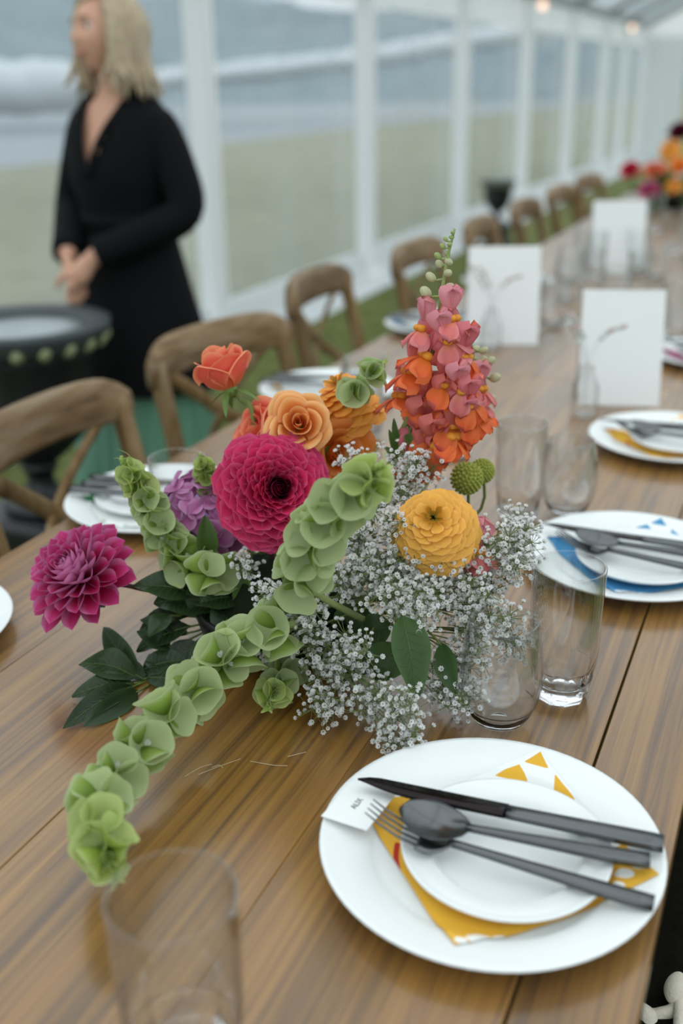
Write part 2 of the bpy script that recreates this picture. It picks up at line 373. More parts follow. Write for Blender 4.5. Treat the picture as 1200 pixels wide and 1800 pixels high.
for y0, y1 in zip(ys[:-1], ys[1:]):
    ob('film_panel', quad((XW-.03, y0, .0), (XW-.03, y1, .0), (XW-.03, y1, EAVE), (XW-.03, y0, EAVE), 14, 14, .05).mesh('film_panel', PVC), wl)
    # white ground flap, slightly rucked
    n = 16; vs = []; prof = [(0, .20), (.03, .19), (.05, .10), (.09, .04), (.22, .02), (.34, .008)]
    for i in range(n+1):
        y = y0+(y1-y0)*i/n
        for j, (dx, z) in enumerate(prof):
            w = .02*mn.noise(V((y*3, j*.7, 1)))
            vs.append((XW+dx+w*(j > 0), y, max(.004, z+w*.6)))
    m = len(prof)
    ob('ground_flap', MB().add(vs, [(i*m+j, (i+1)*m+j, (i+1)*m+j+1, i*m+j+1) for i in range(n) for j in range(m-1)]).mesh('ground_flap', SKIRTM), wl)
    vs = []
    for i in range(n*2+1):
        y = y0+(y1-y0)*i/(n*2)
        for z in (EAVE, EAVE-.14, EAVE-.30): vs.append((XW+.02+.012*sin(i*.9)*(EAVE-z)*6, y, z))
    ob('valance', MB().add(vs, [(i*3+j, (i+1)*3+j, (i+1)*3+j+1, i*3+j+1) for i in range(n*2) for j in range(2)]).mesh('valance', VALM), wl)
for y in POSTS:
    b = box(XW+.045, y, EAVE/2, .11, .13, EAVE, .012); b.merge(box(XW+.045, y, .02, .2, .22, .04, .01)); b.merge(box(XW+.106, y, EAVE/2, .012, .05, EAVE-.1))
    ob('post', b.mesh('post', WHITEP, False), wl)
ob('eave_beam', box(XW+.045, (YNEAR+YEND)/2, EAVE+.05, .1, YEND-YNEAR, .1, .01).mesh('eave_beam', GREYP, False), wl)
cl = struct(thing('ceiling', 'clear film tent roof on aluminium rafters', 'roof')); del cl['category']
for y0, y1 in zip(ys[:-1], ys[1:]):
    for x0, x1, za, zb in ((XW-.05, 0, EAVE+.11, RIDGE+.11), (0, XR, RIDGE+.11, EAVE+.11)):
        ob('film_panel', quad((x0, y0, za), (x0, y1, za), (x1, y1, zb), (x1, y0, zb), 4, 4, .04).mesh('film_panel', PVCR), cl)
for y in POSTS:
    for s in (-1, 1):
        ob('rafter', tube([(s*3.0, y, EAVE+.04), (0, y, RIDGE+.04)], [.065, .065], 4).mesh('rafter', GREYP, False), cl)
ob('ridge_beam', box(0, (YNEAR+YEND)/2, RIDGE+.05, .09, YEND-YNEAR, .09, .01).mesh('ridge_beam', GREYP, False), cl)
we = struct(thing('wall_far', 'open far end of the tent with a white gable', 'wall')); del we['category']
b = MB().add([(XW, YEND+.03, EAVE-.15), (XR, YEND+.03, EAVE-.15), (XR, YEND+.03, EAVE+.05), (0, YEND+.03, RIDGE), (XW, YEND+.03, EAVE+.05)], [(0, 1, 2, 3, 4)])
ob('gable_panel', b.mesh('gable_panel', VALM, False), we)
ob('film_panel', quad((XW, YEND+.02, .0), (XW+.75, YEND+.02, .0), (XW+.75, YEND+.02, EAVE-.15), (XW, YEND+.02, EAVE-.15), 6, 6, .05).mesh('film_panel', SKIRTM), we)
wr = struct(thing('wall_right', 'clear film tent wall on the far side', 'wall')); del wr['category']
for y0, y1 in zip(ys[:-1], ys[1:]):
    ob('film_panel', quad((XR+.03, y0, 0), (XR+.03, y1, 0), (XR+.03, y1, EAVE), (XR+.03, y0, EAVE), 2, 2).mesh('film_panel', PVC), wr)
for y in POSTS: ob('post', box(XR-.045, y, EAVE/2, .11, .13, EAVE, .012).mesh('post', WHITEP, False), wr)
# festoon bulbs under the eave
BULB = emit('warm_bulb', '#ffd2b4', 1.6)
cordp = [V((XW+.28, 8+i*.95, 2.03+(.03*((i % 3) != 0)))) for i in range(13)]
fl = thing('festoon_lights', 'string of small warm bulbs hung along the tent eave', 'lights', cordp[0])
ob('cord', tube(spline(cordp, 3), .004, 4).mesh('cord', GREYP), fl, T(-cordp[0]))
for i, p in enumerate((V((XW+.28, 11.2, 2.06)), V((XW+.28, 16.6, 2.05)))):
    bb = ob('bulb', ball(.04, 12, 8).mesh('bulb', BULB), fl, T(p-cordp[0]+V((0, 0, -.05))))
    ob('socket', tube([(0, 0, .03), (0, 0, .08)], .015, 8).mesh('socket', GREYP), bb)

# ------------------------------------------------------------------ tables
TZ = .75
EDGES = [-.9235, -.725, -.52, -.315, -.112, -.0315]; GAPS = [0, .0003, .0003, .0003, .0024, 0]
TLAB = ['long oiled plank trestle table carrying the low flower arrangement in front',
        'long plank table butted to the end of the front table, with standing menu cards',
        'third long plank table of the row, crowded with stemware',
        'last long plank table of the row, under the big orange flower arrangement']
PLANKM = {}
for ti in range(4):
    y0 = -.35 + ti*2.4425; L = 2.44; cy = y0+L/2; cx = -.4775
    t = thing('banquet_table', TLAB[ti], 'table', (cx, cy, 0), 'plank tables set end to end')
    for i in range(5):
        a = EDGES[i]+GAPS[i]/2; b_ = EDGES[i+1]-GAPS[i+1]/2; w = b_-a
        if i not in PLANKM: PLANKM[i] = box(0, 0, 0, w, L, .036, .0009).mesh('plank', WOOD, False)
        ob('plank', PLANKM[i], t, T(((a+b_)/2-cx, 0, TZ-.018)))
    for sy in (-1, 1):
        for sxx in (-1, 1):
            ob('leg', box(0, 0, 0, .07, .07, TZ-.036, .006).mesh('leg', WOOD, False), t, T((sxx*.12, sy*.95, (TZ-.036)/2)))
        ob('cross_rail', box(0, 0, 0, .72, .045, .08, .004).mesh('cross_rail', WOOD, False), t, T((0, sy*.95+.06*sy, TZ-.036-.04)))
    ob('stretcher', box(0, 0, 0, .05, 1.9, .07, .004).mesh('stretcher', WOOD, False), t, T((0, 0, .22)))

# ------------------------------------------------------------------ place settings (local frame: plate centre, guest sits at +X)
def plate_mesh(r, h):
    k = r/.135
    top = [(.0005, .0055), (.088*k, .0055), (.094*k, .0075), (.100*k, .012), (.118*k, h-.004), (.131*k, h-.0006), (.1345*k, h), (.135*k, h-.0012), (.1335*k, h-.003)]
    bot = [(.118*k, h-.009), (.098*k, .0055), (.082*k, .0022), (.080*k, 0), (.074*k, 0), (.072*k, .002), (.0005, .002)]
    return lathe(top+bot, 72).mesh('plate', PORC)
def napkin_mats(c1, c2):
    m, n, p, out = newmat('printed_cotton_'+c1.strip('#'))
    a = nd(n, 'ShaderNodeAttribute', attribute_name='Col'); s = nd(n, 'ShaderNodeSeparateColor'); n.links.new(a.outputs['Color'], s.inputs[0])
    m1 = nd(n, 'ShaderNodeMix', data_type='RGBA'); m1.inputs[6].default_value = lin('#eef0ee'); m1.inputs[7].default_value = lin(c1)
    r1 = nd(n, 'ShaderNodeMapRange'); r1.inputs['From Min'].default_value = .42; r1.inputs['From Max'].default_value = .58
    n.links.new(s.outputs[0], r1.inputs[0]); n.links.new(r1.outputs[0], m1.inputs[0])
    m2 = nd(n, 'ShaderNodeMix', data_type='RGBA'); m2.inputs[7].default_value = lin(c2)
    r2 = nd(n, 'ShaderNodeMapRange'); r2.inputs['From Min'].default_value = .42; r2.inputs['From Max'].default_value = .58
    n.links.new(s.outputs[1], r2.inputs[0]); n.links.new(r2.outputs[0], m2.inputs[0]); n.links.new(m1.outputs[2], m2.inputs[6])
    n.links.new(m2.outputs[2], p.inputs['Base Color']); p.inputs['Roughness'].default_value = .85; p.inputs['Specular IOR Level'].default_value = .2
    return m
def plate_h(r):
    r = r/.135
    for (r0, z0), (r1, z1) in zip([(0, .0062), (.65, .0062), (.70, .0082), (.74, .0125), (.874, .0165), (.97, .0202)], [(.65, .0062), (.70, .0082), (.74, .0125), (.874, .0165), (.97, .0202), (1.2, .022)]):
        if r <= r1: return z0+(z1-z0)*(r-r0)/(r1-r0)
    return .022
def tri_in(p, t):
    (ax, ay), (bx, by), (cx, cy) = t; d = []
    for (x0, y0), (x1, y1) in (((ax, ay), (bx, by)), ((bx, by), (cx, cy)), ((cx, cy), (ax, ay))):
        l = math.hypot(x1-x0, y1-y0); d.append(((x1-x0)*(p[1]-y0)-(y1-y0)*(p[0]-x0))/l)
    return max(min(d), min(-x for x in d))
def poly_sd(p, pts):
    return tri_in(p, pts)
def napkin_mesh(mat):
    """square cloth turned a quarter, corners at +-X and +-Y; Col.r > .5 takes the main print colour, Col.g the accent"""
    N = 120; H = .121; vs = []; cs = []
    TR = [[(-.022, .092), (-.004, .108), (.008, .094)], [(-.001, .112), (.010, .127), (.022, .110)], [(.028, .106), (.052, .082), (.031, .090)]]
    k = lambda d: max(0, min(1, .5+d/.003))
    for j in range(N+1):
        for i in range(N+1):
            u, v = i/N-.5, j/N-.5
            x = (u-v)*H+.008; y = (u+v)*H+.008
            z = plate_h(math.hypot(x, y))+.0011+.0005*mn.noise(V((x*40, y*40, 3)))
            vs.append((x, y, z))
            sd = (-.24-min(u, v))*H*1.414
            for bx, by, br in ((.022, -.097, .011), (.036, -.090, .008), (.010, -.106, .005), (.104, .006, .0075), (.101, -.008, .006), (.113, .018, .008)):
                sd = min(sd, math.hypot(x-bx, (y-by)*1.4)-br)
            for t in TR: sd = max(sd, tri_in((x, y), t))
            rd = -1
            if u < -.40 and v > .42: rd = .006-abs(v-.5)*H*1.414
            if -.09 < x < -.045 and y < -.02: rd = max(rd, .0022-abs(math.hypot(x-.014, y+.004)-.0855))
            cs.append((k(sd), k(rd), 0, 1))
    w = N+1; fs = [(j*w+i, j*w+i+1, (j+1)*w+i+1, (j+1)*w+i) for j in range(N) for i in range(N)]
    return MB().add(vs, fs, cols=cs).mesh('napkin', mat)
def fork_spoon_knife():
    # all run along +X (handle end) from -X (business end); z = 0 is the resting plane
    def handle(x0, x1, w0, w1, z0=.010, z1=.004):
        vs = []; n = 14
        for i in range(n+1):
            t = i/n; x = x0+(x1-x0)*t; w = (w0+(w1-w0)*min(1, t*1.25)**1.3)/2; th = .0022+.0010*t; z = z0+(z1-z0)*min(1, t*1.2)
            if i == n: w *= .94
            vs += [(x, -w, z-th), (x, w, z-th), (x, w*.82, z+th), (x, -w*.82, z+th)]
        fs = [(i*4+k, i*4+(k+1) % 4, (i+1)*4+(k+1) % 4, (i+1)*4+k) for i in range(n) for k in range(4)]+[(3, 2, 1, 0), (n*4, n*4+1, n*4+2, n*4+3)]
        return MB().add(vs, fs)
    spoon_h = handle(-.045, .100, .005, .0135); 
    bowl = MB(); n, m = 14, 10; vs = []
    for s_ in (0, 1):
        for j in range(m+1):
            for i in range(n+1):
                t = j/m; x = -.100+.060*t; hw = .0205*(max(0, sin(pi*(t**.85)))**.62)+.002; u = i/n*2-1
                z = .0085-.0065*(1-u*u)*sin(pi*t)+.004*(t-.4)+.012*max(0, 1-t)**1.4-.0012*s_
                vs.append((x, u*hw, z))
    w = n+1; g_ = (m+1)*w
    fs = [(j*w+i, (j+1)*w+i, (j+1)*w+i+1, j*w+i+1) for j in range(m) for i in range(n)]
    fs += [(g_+j*w+i, g_+j*w+i+1, g_+(j+1)*w+i+1, g_+(j+1)*w+i) for j in range(m) for i in range(n)]
    for j in range(m):
        for i in (0, n): fs.append((j*w+i, (j+1)*w+i, g_+(j+1)*w+i, g_+j*w+i))
    for i in range(n):
        for j in (0, m): fs.append((j*w+i, j*w+i+1, g_+j*w+i+1, g_+j*w+i))
    bowl.add(vs, fs)
    fork_h = handle(-.050, .105, .005, .0125)
    fh = MB(); vs = []; nn = 8
    for i in range(nn+1):
        t = i/nn; x = -.074+.028*t; hw = .0125*(1-max(0, t-.25)**1.5*1.15)+.0; z = .0065-.004*sin(pi*t)+.004*t
        hw = max(hw, .0026)
        vs += [(x, -hw, z-.001), (x, 0, z-.0022), (x, hw, z-.001), (x, hw, z+.0005), (x, 0, z-.0006), (x, -hw, z+.0005)]
    fs = [(i*6+k, i*6+(k+1) % 6, (i+1)*6+(k+1) % 6, (i+1)*6+k) for i in range(nn) for k in range(6)]+[(5, 4, 3, 2, 1, 0), tuple(range(nn*6, nn*6+6))]
    fh.add(vs, fs)
    tine = tube([(-.072, 0, .0062), (-.088, 0, .0098), (-.104, 0, .0175), (-.116, 0, .0250)], [.0017, .0015, .0012, .0006], 6, flat=.8)
    kh = handle(-.005, .112, .014, .0165, .006, .006)
    kb = MB(); vs = []; nn = 14
    for i in range(nn+1):
        t = i/nn; x = -.128+.123*t; top = .0085; bot = -.0095+.012*max(0, (.45-t)/.45)**2
        if t < .12: top = .0085-.010*((.12-t)/.12)**1.4*.6
        if t < .02: bot = top-.001
        vs += [(x, bot, .0058), (x, (top+bot)/2, .0048), (x, top, .0042), (x, top, .0068), (x, (top+bot)/2, .0066)]
    fs = [(i*5+k, i*5+(k+1) % 5, (i+1)*5+(k+1) % 5, (i+1)*5+k) for i in range(nn) for k in range(5)]+[(4, 3, 2, 1, 0), tuple(range(nn*5, nn*5+5))]
    kb.add(vs, fs)
    return dict(fork=[('handle', fork_h.mesh('handle', METAL)), ('fork_head', fh.mesh('fork_head', METAL))]+[('tine', tine.mesh('tine', METAL))],
                spoon=[('bowl', bowl.mesh('bowl', METAL)), ('handle', spoon_h.mesh('handle', METAL))],
                knife=[('blade', kb.mesh('blade', METALB)), ('handle', kh.mesh('handle', METAL))])
CUT = fork_spoon_knife()
PL = plate_mesh(.135, .0205); SP = plate_mesh(.082, .014)
NAP = {'yellow': napkin_mesh(napkin_mats('#e2ae3c', '#b5352b')), 'blue': None, 'green': None, 'pink': None}
for k, (a, b_) in dict(blue=('#4a90bd', '#2f6d9c'), green=('#3f8a5b', '#2e6b48'), pink=('#b9718f', '#a04b6f')).items():
    me = NAP['yellow'].copy(); me.materials.clear(); me.materials.append(napkin_mats(a, b_)); NAP[k] = me
def card_mesh():
    return box(0, 0, 0, .058, .041, .0008).mesh('place_card', CARD, False)
CARDM = card_mesh()
def setting(M, colour, where, gsuf, name_text=None):
    lab = lambda s: s + ' ' + where
    tag(ob('dinner_plate', PL, M=M), lab('large white dinner plate'), 'plate', 'dinner plates')
    tag(ob('napkin', NAP[colour], M=M), lab(colour+' and white patterned napkin'), 'napkin', 'folded napkins')
    tag(ob('side_plate', SP, M=M @ T((.014, -.004, .0082))), lab('small white side plate on the napkin'), 'plate', 'side plates')
    def cutl(kind, A, B, z, roll=0, pitch=0):
        A, B = V(A), V(B); d = (B-A); ang = atan2(d.y, d.x)
        ln = {'fork': (-.116, .105), 'spoon': (-.100, .100), 'knife': (-.128, .112)}[kind]
        s = d.length/(ln[1]-ln[0]); c0 = A-d.normalized()*(ln[0]*s)
        t = thing(kind, lab({'fork': 'dark steel fork', 'spoon': 'dark steel spoon', 'knife': 'dark table knife with black blade'}[kind]), kind, group=kind+'s', M=M @ T((c0.x, c0.y, z)) @ rz(ang) @ ry(pitch) @ sc(s, 1.0, 1.0))
        for pn, me in CUT[kind]:
            if pn == 'tine':
                for q in (-1.5, -.5, .5, 1.5): ob('tine', me, t, T((0, q*.0058, 0)))
            else: ob(pn, me, t)
    cutl('fork', (-.090, -.0315), (.130, -.0294), .0215)
    cutl('spoon', (-.068, -.0224), (.121, .0105), .0250)
    cutl('knife', (-.120, .0150), (.128, .0330), .0235)
    if name_text:
        c = tag(ob('place_card', CARDM, M=M @ T((-.110, -.004, .0212)) @ rz(R(90-3)) @ ry(R(5))), lab('small white name card on the plate rim'), 'card', 'name cards')
        fc = bpy.data.curves.new('printed_name', 'FONT'); fc.body = name_text; fc.size = .0075; fc.align_x = 'CENTER'; fc.extrude = .0001; fc.materials.append(INK)
        fo_ = bpy.data.objects.new('printed_name_tmp', fc); COL.objects.link(fo_)
        fm = bpy.data.meshes.new_from_object(fo_.evaluated_get(bpy.context.evaluated_depsgraph_get())); bpy.data.objects.remove(fo_)
        ob('printed_name', fm, c, T((.0, .000, .0006)))
PXR = -.1655
setting(T((PXR, .6477, TZ)), 'yellow', 'nearest the camera', 'a', 'ALIX')
setting(T((-.150, 1.236, TZ)) @ rz(R(-4)), 'blue', 'behind the front tall glass', 'b')
setting(T((PXR, 1.737, TZ)) @ rz(R(3)), 'yellow', 'beside the right menu card', 'c')
setting(T((-.16, 2.36, TZ)), 'pink', 'cut off at the right edge', 'd')
setting(T((-.888, .735, TZ)) @ rz(pi), 'yellow', 'at the left frame edge', 'e')
setting(T((-.822, 1.185, TZ)) @ rz(pi+R(5)), 'green', 'behind the hydrangea', 'f')
setting(T((-.835, 1.815, TZ)) @ rz(pi), 'yellow', 'behind the peach rose', 'g')
setting(T((-.82, 2.46, TZ)) @ rz(pi), 'blue', 'behind the snapdragon tip', 'h')
setting(T((-.82, 3.10, TZ)) @ rz(pi), 'green', 'beyond the left menu card', 'i')

# ------------------------------------------------------------------ glasses
def wine_mesh(h=.112, r=.0395, rim=.0325):
    out = []; n = 14
    for i in range(n+1):
        t = i/n
        z = h*t
        if t < .08: rr = .012+(.027-.012)*(t/.08)**.6
        else:
            k = (t-.08)/.92; rr = .027+(r-.027)*sin(pi/2*min(1, k/.42))**.9 if k < .42 else r-(r-rim)*((k-.42)/.58)**1.5
        out.append((rr, z))
    inn = [(max(.0006, rr-.0016), z) for rr, z in out[2:]]
    inn = [(.0006, h*.075)]+[(inn[0][0]*.72, h*.082)]+inn
    prof = [(.0006, .0018), (.0085, .0012)]+out+[(rim-.0002, h+.0005), (rim-.0008, h+.0008), (rim-.0014, h+.0005)]+list(reversed(inn))
    b = lathe(prof, 48); b.mi = [1 if min(b.v[i][2] for i in f) > h*.15 else 0 for f in b.f]
    return b.mesh('stemless_wine_glass', [GLASS, THIN])
def high_mesh(h=.142, rt=.0355, rb=.0255):
    out = []; n = 20
    for i in range(n+1):
        t = i/n; out.append((rb+(rt-.0015-rb)*min(1, (t/.36))**.75 if t < .36 else rt-.0015+.0015*(t-.36)/.64, h*t))
    inn = [(rr-.0023, z) for rr, z in out if z > h*.10]
    inn = [(.0006, h*.085), (inn[0][0]*.8, h*.09)]+inn
    prof = [(.0006, .002), (rb*.7, .001)]+out+[(rt-.0003, h+.0007), (rt-.00115, h+.0011), (rt-.0020, h+.0007)]+list(reversed(inn)); no = 2+len(out)
    def fn(j, a, r, z):
        if 2 <= j < no and z < h*.40:          # ten flat facets cut into the lower part
            k = 10; q = (a % (2*pi/k))-pi/k; f = cos(pi/k)/cos(q)
            w = 1 if z < h*.26 else max(0, (h*.40-z)/(h*.14))
            r = r*(1+(f-1)*w)*(1.0)
            if z < h*.06: z = z+.0022*(abs(q)/(pi/k))**2*0 
        return r, z
    b = lathe(prof, 80, fn); b.mi = [1 if min(b.v[i][2] for i in f) > h*.22 else 0 for f in b.f]
    return b.mesh('highball_glass', [GLASS, THIN])
WG = wine_mesh(); HG = high_mesh()
def wineglass(x, y, lab): tag(ob('stemless_wine_glass', WG, M=T((x, y, TZ+.0006))), lab, 'glass', 'stemless wine glasses')
def highball(x, y, lab, a=0): tag(ob('highball_glass', HG, M=T((x, y, TZ+.0006)) @ rz(a)), lab, 'glass', 'faceted highball glasses')
wineglass(-.209, .833, 'clear stemless wine glass in front of the white filler flowers')
highball(-.166, .907, 'tall clear faceted glass just behind the front stemless glass', .1)
tag(ob('highball_glass', HG, M=T((-.284, .386, TZ+.0006)) @ rz(.25) @ sc(1.1, 1.1, 1.0)), 'tall clear faceted tumbler, blurred, lowest in the front of the table', 'glass', 'faceted highball glasses')
highball(-.322, 1.335, 'tall clear glass behind the green button blooms, left of a pair', .4)
wineglass(-.262, 1.375, 'clear stemless glass above the blue setting, right of a pair')
wineglass(-.70, 1.66, 'clear stemless glass behind the orange zinnia by the left plate')
highball(-.665, 1.60, 'tall clear glass half hidden behind the orange zinnia', .3)
highball(-.69, 1.04, 'tall clear glass behind the hydrangea by the green napkin setting', .2)
FARG = [('w', -.565, 2.60), ('h', -.60, 2.52), ('w', -.60, 2.92), ('h', -.545, 2.98), ('w', -.46, 2.86), ('h', -.405, 2.94), ('w', -.66, 3.22), ('h', -.60, 3.32), ('w', -.42, 3.36), ('h', -.49, 3.44), ('w', -.69, 3.62), ('h', -.63, 3.80), ('w', -.36, 3.75), ('h', -.44, 3.92), ('w', -.66, 4.3), ('h', -.58, 4.45), ('w', -.38, 4.3), ('w', -.30, 2.44), ('h', -.26, 2.52), ('w', -.26, 3.2)]
FARG.sort(key=lambda q: q[2]); CNT = {'w': -1, 'h': -1}
ORD = 'first second third fourth fifth sixth seventh eighth ninth tenth eleventh twelfth'.split()
for k, x, y in FARG:
    CNT[k] += 1
    (wineglass if k == 'w' else highball)(x, y, ORD[CNT[k]]+(' stemless glass' if k == 'w' else ' tall glass')+' counting away from the menu cards in the blurred crowd of glassware')

# ------------------------------------------------------------------ standing menu cards, bud vases
def menu(M, w, h, lean, lab):
    t = thing('menu_card', lab, 'card', M=M, group='standing menu cards')
    a = R(lean)
    ob('front_panel', box(0, 0, h/2, w, .0009, h).mesh('front_panel', CARD, False), t, T((0, -h*sin(a), 0)) @ rx(-a))
    ob('back_panel', box(0, 0, h/2, w, .0009, h).mesh('back_panel', CARD, False), t, T((0, h*sin(a), 0)) @ rx(a))
    return t
def menu_yaw(p, ang): return T((p[0], p[1], TZ+.001)) @ rz(ang)
menu(menu_yaw((-.300, 1.985), R(16)), .150, .215, 13, 'white folded menu card standing to the right, behind a bud vase')
menu(menu_yaw((-.640, 2.39), R(20)), .165, .225, 12, 'white folded menu card standing to the left, behind the snapdragon')
menu(T(tuple(atz(1090, 356, .965).xy)+(TZ+.001,)) @ rz(R(20)), .165, .225, 12, 'white folded menu card far down the table')
SPRIG = plain('dried_grey_sprig', '#b9c0bc', .8, .2); SPRIGP = plain('dusty_pink_bud', '#b7a09c', .8, .2)
def budvase(x, y, lab, h=.095, r=.026, sprig=True, s=1.0):
    prof = [(.0006, .002), (r*.7, .001), (r*.95, .004), (r, .02), (r*.95, h*.6), (r*.55, h*.85), (r*.5, h), (r*.5-.0015, h), (r*.55-.002, h*.84), (r*.95-.002, h*.58), (r-.002, .022), (r*.9, .008), (.0006, .008)]
    tag(ob('bud_vase', lathe(prof, 32).mesh('bud_vase', THIN), M=T((x, y, TZ+.0006))), lab, 'vase', 'clear bud vases')
    if sprig:
        sp = thing('dried_sprig', 'grey dried sprig in the '+lab, 'sprig', (x, y, TZ+.012), 'dried sprigs in bud vases')
        for k in range(3):
            a = k*1.7+.5; p0 = V((0, 0, 0)); p1 = V((.004*cos(a), .004*sin(a), h)); p2 = V((.03*cos(a), .02*sin(a), h+.045*s)); p3 = V((.065*cos(a), .03*sin(a), h+(.06+.012*k)*s))
            pts = spline([p0, p1, p2, p3], 4); st = tube(pts, .0007, 4); ob('twig', st.mesh('twig', SPRIG), sp)
            for q in range(6):
                pp = pts[-1-q]; lf = MB(); lf.merge(ball(.0045, 6, 5, (1, .5, 1.6)), frame(pp, V((cos(a+q*2), sin(a+q*2), .6)))); ob('bud', lf.mesh('bud', SPRIGP if q % 3 == 0 else SPRIG), sp)
budvase(-.335, 1.855, 'clear bud vase in front of the right menu card')
budvase(-.640, 2.30, 'clear bud vase in front of the left menu card')
tag(ob('tealight_dish', lathe([(.0005, .003), (.026, .003), (.031, .010), (.033, .011), (.034, .010), (.029, .001), (.022, 0), (.0005, 0)], 32).mesh('tealight_dish', PORC), M=T((-.497, 1.56, TZ+.0006))), 'small white dish on the table behind the green button blooms', 'dish')

# ------------------------------------------------------------------ cross-back chairs
def chair_meshes():
    out = []
    rail = []; n = 22
    pts = []
    for i in range(n+1):
        t = i/n*2-1; pts.append((-.255-.045*(1-t*t), t*.215, .826-.020*t**6))
    b = MB(); vs = []; K = 12
    for i, p in enumerate(pts):
        t = i/n*2-1; e = 1-.30*abs(t)**8
        for k in range(K):
            a = 2*pi*k/K; ca, sa = cos(a), sin(a)
            vs.append((p[0]+.022*e*(abs(ca)**.7)*(1 if ca > 0 else -1), p[1], p[2]-.006+.044*e*(abs(sa)**.7)*(1 if sa > 0 else -1)))
    b.add(vs, [(i*K+k, i*K+(k+1) % K, (i+1)*K+(k+1) % K, (i+1)*K+k) for i in range(n) for k in range(K)]+[tuple(reversed(range(K))), tuple(range(n*K, n*K+K))])
    out.append(('top_rail', b.mesh('top_rail', CHAIRW2), [Mx()]))
    post = tube(spline([(-.20, 0, 0), (-.185, 0, .25), (-.19, 0, .45), (-.225, 0, .66), (-.262, 0, .82)], 5), .019, 10)
    out.append(('rear_post', post.mesh('rear_post', CHAIRW), [T((0, -.195, 0)), T((0, .195, 0))]))
    strap = MB(); pp = spline([(-.195, .18, .47), (-.235, .09, .60), (-.268, 0, .67), (-.272, -.09, .74), (-.268, -.18, .80)], 5); strap = tube(pp, .015, 8, flat=.45)
    out.append(('cross_strap', strap.mesh('cross_strap', CHAIRW), [Mx(), Mx.Diagonal((1, -1, 1, 1)) @ T((-.004, 0, 0))]))
    seat = MB(); prof = []; N = 28
    for z, k in ((.435, .97), (.44, 1), (.455, 1), (.46, .98)):
        for i in range(N):
            a = 2*pi*i/N; ca, sa = cos(a), sin(a); prof.append((.215*k*(abs(ca)**.55)*(1 if ca > 0 else -1), (.215-.02*(-ca if ca < 0 else 0))*k*(abs(sa)**.55)*(1 if sa > 0 else -1), z))
    fs = [(j*N+i, j*N+(i+1) % N, (j+1)*N+(i+1) % N, (j+1)*N+i) for j in range(3) for i in range(N)]+[tuple(reversed(range(N))), tuple(range(3*N, 4*N))]
    out.append(('seat', MB().add(prof, fs).mesh('seat', CHAIRW), [Mx()]))
    out.append(('front_leg', tube([(.17, 0, .44), (.185, 0, 0)], [.018, .014], 10).mesh('front_leg', CHAIRW), [T((0, -.175, 0)), T((0, .175, 0))]))
    out.append(('stretcher', tube([(-.18, 0, .2), (.178, 0, .2)], .010, 8).mesh('stretcher', CHAIRW), [T((0, -.185, 0)), T((0, .185, 0))]))
    out.append(('cross_stretcher', tube([(.0, -.185, .2), (.0, .185, .2)], .010, 8).mesh('cross_stretcher', CHAIRW), [Mx()]))
    pad = []; fs = []
    zz = [(.461, .90), (.468, .98), (.482, 1), (.496, .95), (.500, .8), (.503, .45), (.504, .02)]
    for z, k in zz:
        for i in range(N):
            a = 2*pi*i/N; ca, sa = cos(a), sin(a); pad.append((.205*k*(abs(ca)**.5)*(1 if ca > 0 else -1), .205*k*(abs(sa)**.5)*(1 if sa > 0 else -1), z))
    fs = [(j*N+i, j*N+(i+1) % N, (j+1)*N+(i+1) % N, (j+1)*N+i) for j in range(len(zz)-1) for i in range(N)]+[tuple(reversed(range(N)))]
    return out, MB().add(pad, fs).mesh('seat_cushion', CUSH)
CHM, PADM = chair_meshes()
def chair(x, y, a, lab, cush=True, group='cross-back chairs along the left of the tables'):
    M = T((x, y, 0)) @ rz(a)
    t = thing('cross_back_chair', lab, 'chair', M=M, group=group)
    for nm, me, ms in CHM:
        for m_ in ms: ob(nm, me, t, m_)
    if cush: tag(ob('seat_cushion', PADM, M=M), 'cream cushion on the '+lab.split(',')[0], 'cushion', 'cream seat cushions')
    return t
chair(-.815, 1.275, R(2), 'wooden cross-back chair nearest on the left, below the black urn')
chair(-.85, 1.82, R(-12), 'second wooden cross-back chair on the left, behind the coral rosebud')
chair(-.925, 2.56, R(4), 'third wooden cross-back chair on the left, under the second tent post')
chair(-.86, 3.15, R(0), 'fourth wooden cross-back chair, behind the snapdragon tip')
for i, yy in enumerate((3.80, 4.45, 5.10, 5.75)):
    chair(-.84, yy, R(4-3*i), ['fifth wooden cross-back chair, just above the left menu card', 'sixth wooden cross-back chair, in front of the far urn', 'seventh wooden cross-back chair, blurred beside the far table', 'eighth wooden cross-back chair, farthest one seen by the tent skirt'][i], i < 1)
chair(.125, .86, pi, 'wooden cross-back chair on the right, with white cord ties on its cushion', True, 'cross-back chairs along the right of the tables')

